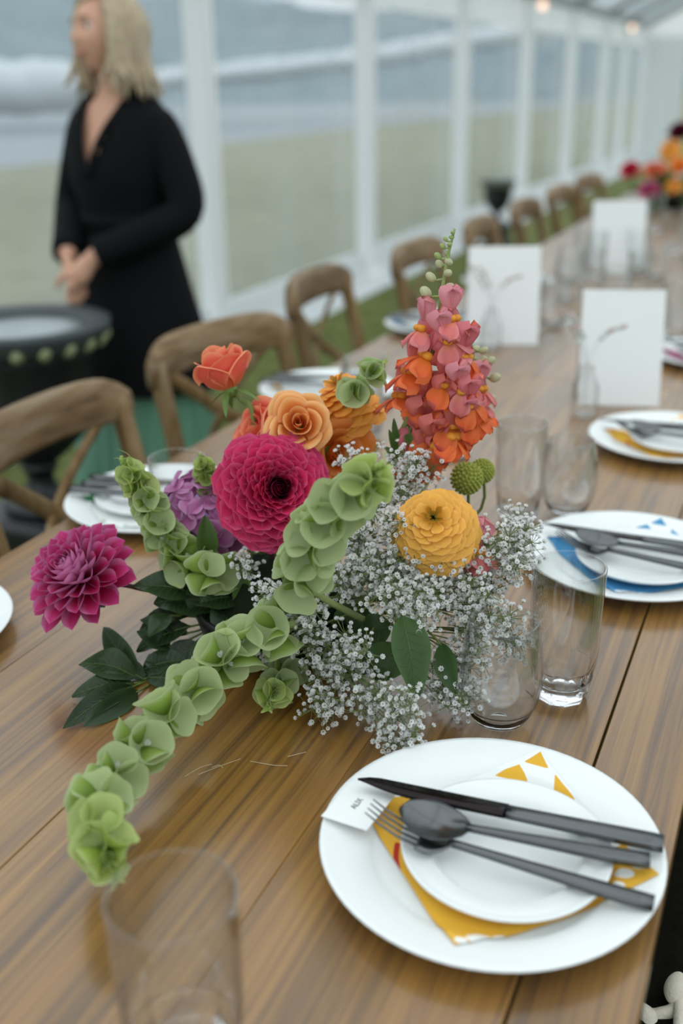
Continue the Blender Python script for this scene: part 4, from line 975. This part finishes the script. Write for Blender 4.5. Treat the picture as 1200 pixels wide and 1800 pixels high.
def snapdragon(label, stem, Y, florets, buds, r0=.0038):
    base = stem[0]; t = thing('snapdragon', label, 'flower', tuple(base), 'snapdragon stalks'); Mi = T(-base)
    pts = spline(stem, 6); n = len(pts)
    ob('stem', tube(pts, [r0*(1-.72*i/n) for i in range(n)], 8).mesh('stem', STEML), t, Mi)
    for i, (px, py, k, sz) in enumerate(florets):
        rnd = random.Random(i*7+3)
        best = min(pts, key=lambda q: (q-at(px, py, Y)).length); off = at(px, py, Y)-best
        d = off.normalized()*.75+tocam(best)*rnd.uniform(.45, .95) if off.length > .004 else tocam(best)
        d = (d+V((0, 0, -.12))).normalized(); c = best+off+tocam(best)*rnd.uniform(.004, .016)
        x = d.cross(V((0, 0, 1))).normalized(); z = x.cross(d)
        F = Mx(((x.x, d.x, z.x, c.x), (x.y, d.y, z.y, c.y), (x.z, d.z, z.z, c.z), (0, 0, 0, 1))) @ ry(rnd.uniform(-.35, .35)) @ sc(sz)
        a, u, l, p = SNM[k]; fo = ob('floret', a, t, Mi @ F)
        ob('upper_lip', u, fo); ob('lower_lip', l, fo); ob('palate', p, fo)
        ob('sepal', leaf_mb(best, c-d*.012*sz, .007, V((0, 0, -1)), .1).mesh('sepal', LEAFM), t, Mi)
    for i, (px, py, s, m_) in enumerate(buds):
        P = at(px, py, Y)+tocam(at(px, py, Y))*.004*((i % 3)-1); best = min(pts, key=lambda q: (q-P).length-.25*(q.z-P.z if q.z < P.z else 0))
        d = (P-best).normalized()*.7+V((0, 0, .5)); F = frame(P, d)
        ob('bud', ball(s, 10, 8, (.85, .85, 1.15)).mesh('bud', m_), t, Mi @ F)
        cup = MB()
        for k in range(4): cup.merge(petal(s*1.5, s*.9, .3, .25), rz(k*pi/2) @ T((0, s*.35, -s*.95)) @ rx(R(68)))
        ob('calyx', cup.mesh('calyx', STEML), t, Mi @ F)
        ob('pedicel', tube([best, P-d.normalized()*s], .0011, 5).mesh('pedicel', STEML), t, Mi)
YS = .97
st = [BC+V((.06, .03, .05)), at(690, 800, YS), at(722, 725, YS), at(752, 650, YS), at(768, 580, YS), at(777, 510, YS), at(786, 455, YS), at(799, 402, YS)]
FL = [(795, 556, 'p', .95), (742, 574, 'p', .95), (788, 594, 'p', 1.0), (752, 622, 'r', 1.15), (816, 622, 'r', 1.05), (722, 650, 'o', 1.1), (782, 672, 'o', 1.15), (704, 694, 'o', 1.05), (812, 680, 'p', 1.0), (746, 706, 'o', 1.0), (780, 706, 'o', .95), (826, 706, 'r', 1.0), (748, 752, 'o', 1.3), (796, 742, 'r', 1.2), (830, 735, 'r', .9), (766, 775, 'o', 1.15), (716, 806, 'r', 1.0), (745, 800, 'o', 1.1), (795, 762, 'o', 1.1)]
BU = [(748, 514, .0062, BUDM), (788, 508, .0062, BUDM), (790, 522, .0050, BUDP), (756, 540, .0058, BUDP), (757, 487, .0052, BUDM), (787, 480, .0046, BUDM), (772, 464, .0042, BUDM), (788, 460, .0040, BUDM), (769, 450, .0036, STEML), (786, 446, .0034, STEML), (778, 433, .0030, STEML), (790, 430, .0028, STEML), (783, 420, .0026, STEML), (793, 417, .0024, STEML), (795, 409, .0022, STEML)]
snapdragon('tall orange and pink snapdragon stalk with green buds at its tip', st, YS, FL, BU)
YT = 1.04
snapdragon('second pink snapdragon stalk with pale buds, just behind the tall one', [BC+V((.08, .05, .05)), at(775, 800, YT), at(815, 700, YT), at(832, 640, YT), at(826, 592, YT)], YT, [(845, 680, 'p', .9), (838, 705, 'p', .9), (845, 728, 'r', .8)],
           [(848, 634, .0055, BUDM), (862, 634, .0050, BUDM), (870, 664, .0058, BUDM), (862, 702, .0058, BUDM), (849, 704, .0050, BUDP), (834, 672, .0056, BUDP), (836, 614, .0045, BUDM), (850, 616, .0045, BUDM), (828, 598, .0045, STEML), (842, 648, .0050, STEML)], .003)
pf = at(832, 968, .91); snapdragon('single pink snapdragon bloom below the golden zinnia', [BC+V((.08, .01, .06)), at(800, 1010, .90), pf-tocam(pf)*.004], .91, [(828, 962, 'p', 1.05), (842, 970, 'p', .9), (812, 982, 'r', .8)], [], .002)

# --- green button blooms
BTN = plain('olive_button_bloom', '#9aa24a', .7, .2, var=.25, nscale=300)
for px, py, Y, r, lab in ((820, 841, 1.0, .0172, 'larger olive green button bloom above the golden zinnia'), (847, 828, 1.03, .0135, 'smaller olive green button bloom behind the larger one')):
    p = at(px, py, Y); t, M = flower('button_bloom', lab, 'flower', p, tocam(p)*.5+UP*.6, 'olive button blooms')
    b = ball(r*.9, 16, 12)
    for i in range(170):
        z = 1-2*(i+.5)/170; a = i*2.399963; q = sqrt(1-z*z); d = V((q*cos(a), q*sin(a), z)); b.merge(ball(r*.12, 5, 4), frame(d*r*.92, d) @ sc(1, 1, 1.3))
    ob('bloom', b.mesh('bloom', BTN), t); stem_to(t, M, [p, p-V((.01, .0, .06)), BC+V((.06, .03, .06))], .0018, STEMG)

# --- bells of Ireland
BELL = petalmat('bell_calyx', '#628022', '#92ab52', '#c9d6aa', edge='#d2dcb8', rough=.5, trans=.40, jit=.10, back='#b8c792', mpos=.64)
BELLG = petalmat('young_bell_calyx', '#70902a', '#a0b655', '#cad59a', rough=.5, trans=.40, jit=.10, back='#bccb82', mpos=.62)
WHT = plain('white_bell_flower', '#dfe0d8', .6, .2, trans=.3)
def bell_mesh(m, seed):
    rnd = random.Random(seed); ph = rnd.uniform(0, 6)
    prof = [(.06, -.80), (.14, -.77), (.30, -.64), (.48, -.46), (.66, -.26), (.80, -.06), (.91, .10), (.98, .20), (1.02, .235)]
    def fn(j, a, r, z):
        k = (j/8)**2; lob = cos(5*a+ph); w = cos(2*a+ph*2)
        return r*(1+.03*k*lob+.05*k*w), z+.03*k*lob+.05*k*w
    b = lathe(prof, 30, fn); b.f = [f for f in b.f if len(f) == 4]; return b.mesh('bell', m)
BM = [bell_mesh(BELL, i) for i in range(5)]; BMG = [bell_mesh(BELLG, i+9) for i in range(3)]
wf = MB()
for k in range(4): wf.merge(petal(.34, .22, .4, .3), rz(k*pi/2+.3+(k%2)*.4) @ T((0, .02, -.48)) @ rx(R(48+(k*17)%25)))
WF = wf.mesh('white_flower', WHT)
def bells(label, pts, r0, r1, nodes, per, fwd=.55, t0=.05, t1=1.0, tip=True, young=.72, whites=.3, seed=1, sr=.0036, skip=None, tipsize=1):
    pts = [V(p) for p in pts]; base = pts[0]; t = thing('bells_of_ireland', label, 'flower', tuple(base), 'bells of Ireland spikes'); Mi = T(-base)
    cv = spline(pts, 8); n = len(cv); rnd = random.Random(seed)
    ob('stem', tube(cv, [sr*(1-.5*i/n) for i in range(n)], 8).mesh('stem', STEML), t, Mi)
    for q in range(nodes):
        f = t0+(t1-t0)*q/max(1, nodes-1); x = f*(n-1); i = min(n-2, int(x)); c = cv[i].lerp(cv[i+1], x-i); d = (cv[min(n-1, i+1)]-cv[max(0, i-1)]).normalized()
        rr = r0+(r1-r0)*f**1.15; F0 = frame(c, d)
        for k in range(per):
            a = 2*pi*(k+.5*(q % 2))/per+rnd.uniform(-.3, .3)
            o_ = (F0.to_3x3() @ V((cos(a), sin(a), 0)))
            ax = o_*1.0+d*(fwd+rnd.uniform(-.35, .35))+V((rnd.uniform(-.15, .15), rnd.uniform(-.15, .15), .12)); s = rr*rnd.uniform(.84, 1.12)
            P = c+ax.normalized()*(s*.84+.002)
            if P.z-s*.9 < TZ: P.z += max(0, TZ+s*.75-P.z)
            be = ob('bell', rnd.choice(BMG if f > young else BM), t, Mi @ frame(P, ax, V((rnd.uniform(-1, 1), rnd.uniform(-1, 1), .1))) @ sc(s, s, s*1.05))
            if rnd.random() < whites: ob('white_flower', WF, be)
    if tip:
        d = (cv[-1]-cv[-3]).normalized(); F0 = frame(cv[-1], d)
        for k in range(14):
            a = k*2.4; h = k/14; o_ = F0.to_3x3() @ V((cos(a), sin(a), 0)); s = r1*(.55-.35*h)*tipsize
            ob('tip_bud', BMG[k % 3], t, Mi @ frame(cv[-1]+d*(h*r1*2.2*tipsize)+o_*s*.6, o_*.6+d) @ sc(s, s, s*1.2))
            if k % 2 == 0: ob('tip_leaf', leaf_mb(cv[-1]+d*(h*r1*2), cv[-1]+d*(h*r1*2+r1*.6)+o_*r1*.75*tipsize, r1*.34, d, .1).mesh('tip_leaf', BELLG.copy() if False else BELLG), t, Mi)
    return t, Mi
Y1 = .835
tA, MA = bells('bells of Ireland spike rising at the back left, beside the hydrangea', [at(440, 1022, .87), at(390, 1018, .85), at(338, 1000, Y1), at(300, 955, Y1), at(270, 905, Y1), at(248, 862, Y1), at(230, 832, Y1)], .0205, .0095, 9, 4, .30, .36, 1.0, True, .80, .12, 2)
ob('tip_leaf', leaf_mb(at(232, 830, Y1), at(203, 789, Y1), .005, UP, .25, .2, 0).mesh('tip_leaf', BELLG), tA, MA)
tb_, mb_ = bells('pale green bells of Ireland bloom cluster low in front of the hydrangea', [at(440, 1000, .86), at(400, 1010, .84), at(365, 1010, .815)], .0165, .015, 2, 4, .2, .6, 1.0, False, 2, .1, 12)
Y2 = .76
bells('bells of Ireland spike leaning over the white filler, in front of the crimson dahlia', [at(640, 1090, .86), at(545, 1035, .775), at(535, 985, Y2), at(562, 932, .75), at(600, 888, .745), at(642, 846, .74)], .0205, .0160, 8, 4, .25, .24, 1.0, True, .92, .05, 6, tipsize=.7)
cz = [atz(520, 1095, .85), atz(430, 1128, .835), atz(385, 1172, .825), atz(318, 1235, .818), atz(252, 1305, .81), atz(197, 1372, .81), atz(172, 1435, .81), atz(186, 1490, .805)]
bells('bells of Ireland spike trailing over the table towards the front tumbler', cz, .0200, .0150, 10, 5, .22, .06, 1.0, True, .80, .3, 4, tipsize=.75)
bells('small green bells of Ireland tip above the hydrangea', [BC+V((-.02, .03, .07)), at(385, 905, .90), at(370, 860, .89), at(358, 822, .89)], .011, .0075, 5, 5, .7, .55, 1.0, True, .55, 0, 5)
bells('short bells of Ireland tip lying at the front of the white filler', [BC+V((0, -.03, .05)), at(520, 1150, .83), at(495, 1185, .79), at(482, 1215, .765)], .0165, .0115, 3, 5, .8, .6, 1.0, True, .8, .1, 15, tipsize=.9)
bells('two green bells of Ireland blooms at the top, in front of the orange zinnia', [at(606, 770, .985), at(608, 712, .965), at(622, 688, .955), at(652, 658, .955)], .0150, .0125, 2, 5, .75, .62, .95, True, 2, 0, 8, .0016, tipsize=.5)

# --- leafy branches
RIBM = plain('pale_leaf_rib', '#4c6036', .45, .3)
def foliage(label, root, leaves, mat, Y=None, group='leafy green sprigs'):
    root = V(root); t = thing('leafy_branch', label, 'foliage', tuple(root), group); Mi = T(-root)
    for i, (b_, tp, w, n, kw) in enumerate(leaves):
        lm = leaf_mb(b_, tp, w, n, seed=i*1.7, **kw); lo_ = ob('leaf', lm.mesh('leaf', mat), t, Mi)
        if w > .024 and 'far' not in label:
            n_ = (tocam(V(b_)))*.0005; mid = [lm.v[j*7+3] for j in range(11)]
            vb = tube([V(q)+n_ for q in mid], [.0008*(1-.7*j/10) for j in range(11)], 5)
            for j in range(2, 9):
                for e in (0, 6): vb.merge(tube([V(lm.v[j*7+3])+n_, V(lm.v[min(10, j+1)*7+(3+e)//2])+n_, V(lm.v[min(10, j+1)*7+e]).lerp(V(lm.v[j*7+3]), .12)+n_], [.0003, .00025, .0001], 3, cap=False))
            ob('midrib', vb.mesh('midrib', RIBM), lo_)
        ob('petiole', tube(spline([root.lerp(V(b_), .25), root.lerp(V(b_), .7), V(b_)+(V(tp)-V(b_))*.05], 3), .0013, 5).mesh('petiole', STEMG), t, Mi)
    return t
def lf(bx, by, bY, tx, ty, tY, w, up=.6, side=0, **kw):
    b_, tp = at(bx, by, bY), at(tx, ty, tY)
    for p in (b_, tp):
        if p.z < TZ+.004: p.z = TZ+.004
    n = tocam(b_)*(1-up)+V((0, 0, 1))*up+RT*side; return (b_, tp, w, n, kw)
foliage('dark glossy leafy branch spreading left on the table under the magenta dahlia', at(330, 1170, .83), [
    lf(248, 1196, .775, 183, 1102, .80, .026, .2, -.5, arch=.15), lf(246, 1225, .765, 138, 1168, .745, .036, .6, 0, arch=.18), lf(240, 1232, .755, 127, 1232, .71, .028, .7, .2, arch=.12),
    lf(236, 1238, .75, 114, 1309, .66, .026, .6, .2, arch=.10), lf(246, 1245, .745, 150, 1306, .67, .024, .4, .4, arch=.08), lf(252, 1200, .78, 330, 1160, .80, .030, .5, 0), lf(262, 1220, .77, 345, 1235, .77, .030, .6, 0),
    lf(300, 1210, .78, 262, 1150, .80, .026, .5, 0), lf(255, 1215, .765, 205, 1178, .77, .026, .8, 0), lf(290, 1230, .765, 352, 1290, .72, .028, .6, 0)], LEAFD)
foliage('dark leafy branch filling the space between the two pink dahlias', at(400, 1090, .86), [
    lf(340, 1075, .83, 242, 1112, .80, .026, .6), lf(345, 1045, .84, 232, 1030, .80, .034, .5), lf(335, 1100, .82, 240, 1146, .79, .026, .5), lf(330, 1115, .82, 246, 1090, .80, .022, .6),
    lf(350, 1130, .82, 292, 1178, .79, .030, .4), lf(360, 1090, .83, 345, 1010, .85, .032, .2), lf(400, 1110, .83, 372, 1185, .80, .034, .3), lf(420, 1085, .84, 438, 1000, .86, .030, .1, .3),
    lf(380, 1070, .84, 300, 1070, .82, .032, .6), lf(410, 1060, .85, 385, 1130, .80, .036, .3), lf(440, 1110, .83, 470, 1180, .80, .034, .3), lf(430, 1050, .85, 350, 1060, .82, .034, .5), lf(300, 1080, .81, 262, 1120, .78, .022, .7),
    lf(350, 1060, .84, 270, 1060, .81, .040, .5), lf(400, 1140, .82, 330, 1160, .79, .036, .5), lf(470, 1120, .83, 420, 1165, .80, .036, .5), lf(300, 1140, .80, 240, 1110, .79, .024, .5), lf(330, 1010, .85, 285, 1040, .82, .030, .5)], LEAFD)
foliage('mid green pointed leaves standing in front of the hydrangea', at(375, 1000, .87), [
    lf(366, 990, .845, 360, 905, .85, .022, .0, .1, arch=.04, fold=.35, wave=.02), lf(330, 960, .85, 322, 915, .86, .012, .0, .1, arch=.05), lf(380, 1010, .84, 372, 960, .85, .022, .2, -.4), lf(425, 1090, .835, 440, 985, .85, .020, .0, -.5, arch=.08, fold=.4)], LEAFM)
foliage('broad veined green leaf hanging down among the white filler', at(690, 1050, .88), [
    lf(706, 1080, .80, 733, 1230, .768, .036, .05, .3, arch=.06, fold=.35, wave=.05, m=.40), lf(775, 1130, .83, 800, 1220, .80, .022, .1, -.3, arch=.08), lf(690, 1100, .86, 630, 1120, .85, .034, .3), lf(560, 1100, .85, 500, 1150, .82, .040, .4), lf(640, 1130, .84, 590, 1200, .80, .044, .3), lf(700, 1130, .84, 660, 1200, .81, .04, .3), lf(560, 1050, .87, 480, 1070, .84, .04, .3), lf(640, 1060, .88, 600, 1130, .86, .04, .2)], LEAFV)
foliage('small green leaves at the foot of the tall snapdragon', at(705, 800, .96), [
    lf(695, 800, .965, 683, 755, .965, .008, .1, .3), lf(702, 785, .965, 692, 735, .965, .007, .1, -.3), lf(700, 810, .96, 676, 785, .95, .009, .2), lf(730, 725, .97, 712, 700, .965, .008, .2), lf(742, 700, .97, 722, 690, .96, .008, .2), lf(712, 760, .965, 730, 790, .955, .008, .2)], LEAFM)

# --- baby's breath: clouds of tiny white double blossoms on hair-thin branching stems
GYP = petalmat('tiny_white_petal', '#e4e5e0', '#f8f8f8', '#fcfcfc', rough=.6, trans=.5, jit=.05); GYS = plain('hair_thin_green_stem', '#6f7d4c', .6, .2)
gb = MB()
for ring, (n, L, th, W) in enumerate(((7, 1.0, 66, .62), (5, .72, 30, .55))):
    for k in range(n):
        gb.merge(petal(L, W, .35, .30, m=.62, q=.5, nu=2, nv=3), rz(2*pi*k/n+ring*.4) @ T((0, .08, -.35)) @ rx(R(90-th)))
cup_ = lathe([(.10, -.75), (.30, -.5), (.36, -.2)], 6); GYB = gb
gc = MB().merge(cup_)
GBM = gb.mesh('blossom', GYP)
def spray(label, lobes, root, seed, keep=110):
    rnd = random.Random(seed); root = V(root); t = thing('babys_breath', label, 'flower', tuple(root), "baby's breath sprays"); Mi = T(-root)
    pts = []
    for (cx, cy, rx_, ry_, Y, dY, n, size) in lobes:
        n = int(n*2.0)
        hubs = []
        for h in range(max(2, n//16)):
            a = rnd.uniform(0, 2*pi); q = sqrt(rnd.random())*.85; hubs.append(at(cx+rx_*q*cos(a), cy+ry_*q*sin(a), Y+rnd.uniform(-dY, dY)))
        c0 = at(cx, cy, Y+dY)
        for h in hubs:
            if h.z < TZ+.012: h += tocam(h)*((TZ+.012-h.z)/max(.2, tocam(h).z))
        for k in range(n):
            h = rnd.choice(hubs); o_ = V((rnd.gauss(0, 1), rnd.gauss(0, 1), rnd.gauss(0, 1))).normalized()*(.021*rnd.random()**.5)
            p = h+o_
            if p.z < TZ+.004: p = h+V((o_.x, o_.y, abs(o_.z)*.6))
            pts.append((p, h, (o_.normalized()*.6+tocam(p)*.8+V((0, 0, .35))), size*rnd.uniform(.72, 1.12)))
        sb = MB()
        for h in hubs:
            sb.merge(tube(spline([root, root.lerp(c0, .6)+V((0, 0, .01)), h], 3), [.0009, .0008, .0008, .0007, .0006, .0005, .0004], 4, cap=False))
        o = ob('stem', sb.mesh('stem', GYS), t, Mi); o['kind'] = 'stuff'
    pts.sort(key=lambda q: (q[0]-CAM).length)
    st_ = MB(); rest = MB()
    for i, (p, h, d, s) in enumerate(pts):
        F = frame(p, d, V((rnd.uniform(-1, 1), rnd.uniform(-1, 1), .1))) @ sc(s)
        if i < keep: ob('blossom', GBM, t, Mi @ F)
        else: rest.merge(gb, F)
        st_.merge(tube([h, h.lerp(p, .5)+V((0, 0, -.001)), p-d.normalized()*s*.5], .00033, 3, cap=False)); st_.merge(cup_, F)
    o = ob('blossoms', rest.mesh('blossoms', GYP), t, Mi); o['kind'] = 'stuff'
    o = ob('twigs', st_.mesh('twigs', GYS), t, Mi); o['kind'] = 'stuff'
BS = .0031
spray("white baby's breath at the foot of the tall snapdragon", [(728, 815, 45, 32, .945, .02, 90, BS), (690, 850, 45, 45, .93, .02, 110, BS), (625, 806, 30, 10, .915, .01, 40, BS)], BC+V((.05, .03, .06)), 1, 70)
spray("white baby's breath between the leaning green spike and the golden zinnia", [(660, 930, 60, 60, .87, .03, 260, BS), (640, 1010, 70, 50, .84, .03, 220, BS), (700, 990, 60, 40, .86, .02, 120, BS)], BC+V((.03, .0, .06)), 2)
spray("white baby's breath on the right, reaching behind the tall faceted glass", [(860, 985, 65, 60, .91, .03, 240, BS), (905, 945, 38, 45, .93, .02, 120, BS), (800, 1030, 65, 50, .88, .03, 200, BS)], BC+V((.07, .0, .06)), 3)
spray("white baby's breath in the middle, under the golden zinnia", [(720, 1060, 75, 45, .83, .03, 200, BS), (740, 1000, 60, 30, .87, .02, 110, BS)], BC+V((.04, -.02, .06)), 4)
spray("white baby's breath spilling left of centre, beside the short green tip", [(500, 1060, 62, 36, .80, .02, 170, BS), (470, 1130, 40, 45, .79, .015, 50, BS), (560, 1130, 60, 45, .79, .02, 90, BS)], BC+V((-.01, -.03, .06)), 5)
spray("white baby's breath drooping onto the table in front, down to the plate rim", [(620, 1185, 85, 50, .785, .02, 140, BS), (680, 1240, 70, 40, .765, .015, 130, BS), (710, 1290, 35, 28, .75, .006, 60, BS), (560, 1250, 45, 40, .765, .01, 45, BS)], BC+V((.02, -.05, .05)), 6)
spray("white baby's breath behind the front stemless glass", [(850, 1075, 60, 45, .87, .02, 120, BS), (820, 1140, 50, 45, .85, .02, 110, BS), (800, 1240, 28, 40, .81, .01, 60, BS), (895, 1130, 22, 60, .88, .01, 60, BS), (770, 1190, 40, 40, .82, .015, 70, BS)], BC+V((.06, -.02, .05)), 7)
spray("small tuft of white baby's breath under the crimson dahlia", [(432, 990, 26, 16, .84, .008, 36, BS)], BC+V((-.02, -.01, .06)), 8, 36)

# --- far arrangement and bud-vase blooms down the table
def far_bloom(kind, px, py, Y, Rr, label, mat, seed):
    p = at(px, py, Y); ax = tocam(p)*.7+UP*.6; foot = V((p.x+.02, p.y+.02, TZ+.09))
    stm = [p-ax.normalized()*.005, p.lerp(foot, .5), foot]
    if kind == 'd': dahlia(p, ax, Rr, label, mat, 44, stm, petal(1, .6, .5, .25, m=.62, q=.5, nu=4, nv=5), seed, L0=.35, nheart=6)
    elif kind == 'z': zinnia(p, ax, Rr, label, mat, 44, stm, STEMG, seed)
    else: rose(p-ax.normalized()*.02, ax, [(2, .25*Rr, .7*Rr, 2.2, 0, 0), (3, .5*Rr, .75*Rr, 1.4, .002, .001), (4, .8*Rr, .7*Rr, 1.1, .01, .004)], label, mat, stm, seed, False)
REDD = petalmat('red_dahlia_petal', '#a01030', '#cf1f3c', '#d8344e', trans=.3, jit=.1)
far_bloom('d', 1108, 299, 4.75, .042, 'round red dahlia rising from the glassware far down the table', REDD, 41)
far_bloom('d', 1091, 388, 3.55, .020, 'small pink red bloom in a bud vase beyond the menu cards', DAH1, 42)
far_bloom('z', 1178, 262, 5.3, .060, 'large orange bloom at the top of the far arrangement', ZINO, 43)
far_bloom('r', 1150, 300, 5.2, .050, 'coral rose at the left of the far arrangement', ROSC, 44)
far_bloom('r', 1196, 292, 5.1, .050, 'orange rose cut by the right frame edge in the far arrangement', ROSO, 45)
far_bloom('d', 1140, 335, 5.0, .045, 'dusky pink dahlia low in the far arrangement', DAH2, 46)
far_bloom('d', 1195, 232, 5.6, .055, 'dark red dahlia highest at the right of the far arrangement', DAHC, 47)
far_bloom('z', 1185, 325, 5.1, .045, 'small orange zinnia low at the right of the far arrangement', ZINO, 48)
c = at(1175, 365, 5.3)
foliage('loose green foliage at the foot of the far arrangement', (c.x, c.y, TZ+.10), [
    (c+V((random.uniform(-.05, .05), random.uniform(-.05, .05), .02)), c+V((random.uniform(-.2, .2), random.uniform(-.2, .2), random.uniform(.0, .22))), .06, V((random.uniform(-.5, .5), -.6, .6)), dict(arch=.1)) for _ in range(26)], LEAFM)
tag(ob('flower_bowl', bpy.data.meshes['flower_bowl'], M=T((c.x, c.y, TZ+.0006)) @ sc(1.3)), 'dark bowl under the far orange arrangement', 'bowl')
budvase(-.615, 3.58, 'clear bud vase holding the small pink red bloom', sprig=False)
budvase(-.735, 4.80, 'clear bud vase holding the round red dahlia', sprig=False, h=.12)

# --- dark sheet added over the right-hand chair, standing in for deep shade
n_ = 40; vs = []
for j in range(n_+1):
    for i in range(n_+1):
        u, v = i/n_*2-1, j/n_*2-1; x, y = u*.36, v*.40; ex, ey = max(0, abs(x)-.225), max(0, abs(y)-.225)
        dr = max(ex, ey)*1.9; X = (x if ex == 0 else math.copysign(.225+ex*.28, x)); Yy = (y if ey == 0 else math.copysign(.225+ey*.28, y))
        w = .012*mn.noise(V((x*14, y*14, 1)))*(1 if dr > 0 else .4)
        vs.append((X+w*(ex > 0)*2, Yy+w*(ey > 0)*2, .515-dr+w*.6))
tag(ob('shade_sheet', MB().add(vs, [(j*(n_+1)+i, j*(n_+1)+i+1, (j+1)*(n_+1)+i+1, (j+1)*(n_+1)+i) for j in range(n_) for i in range(n_)]).mesh('shade_sheet', plain('dark_shade_sheet', '#14130e', .95, .05, var=.3, nscale=60)), M=T((.125, .86, 0))), 'dark sheet added over the right-hand chair in place of deep shade', 'shade_sheet')

# --- dry wisps fallen on the table in front of the arrangement
wp = atz(410, 1345, TZ+.001); w_ = thing('dried_wisp', 'pale dry wisps of grass lying on the table below the trailing green spike', 'wisp', tuple(wp))
for a in ([(325, 1365), (350, 1350), (372, 1343)], [(348, 1362), (372, 1352), (422, 1334)], [(440, 1338), (480, 1345), (505, 1346)], [(372, 1349), (385, 1345), (392, 1350)], [(505, 1330), (525, 1325), (538, 1322)]):
    ob('fibre', tube(spline([atz(x, y, TZ+.0012)-wp for x, y in a], 4), .0003, 4).mesh('fibre', plain('dry_straw', '#cbb893', .8, .2)), w_)
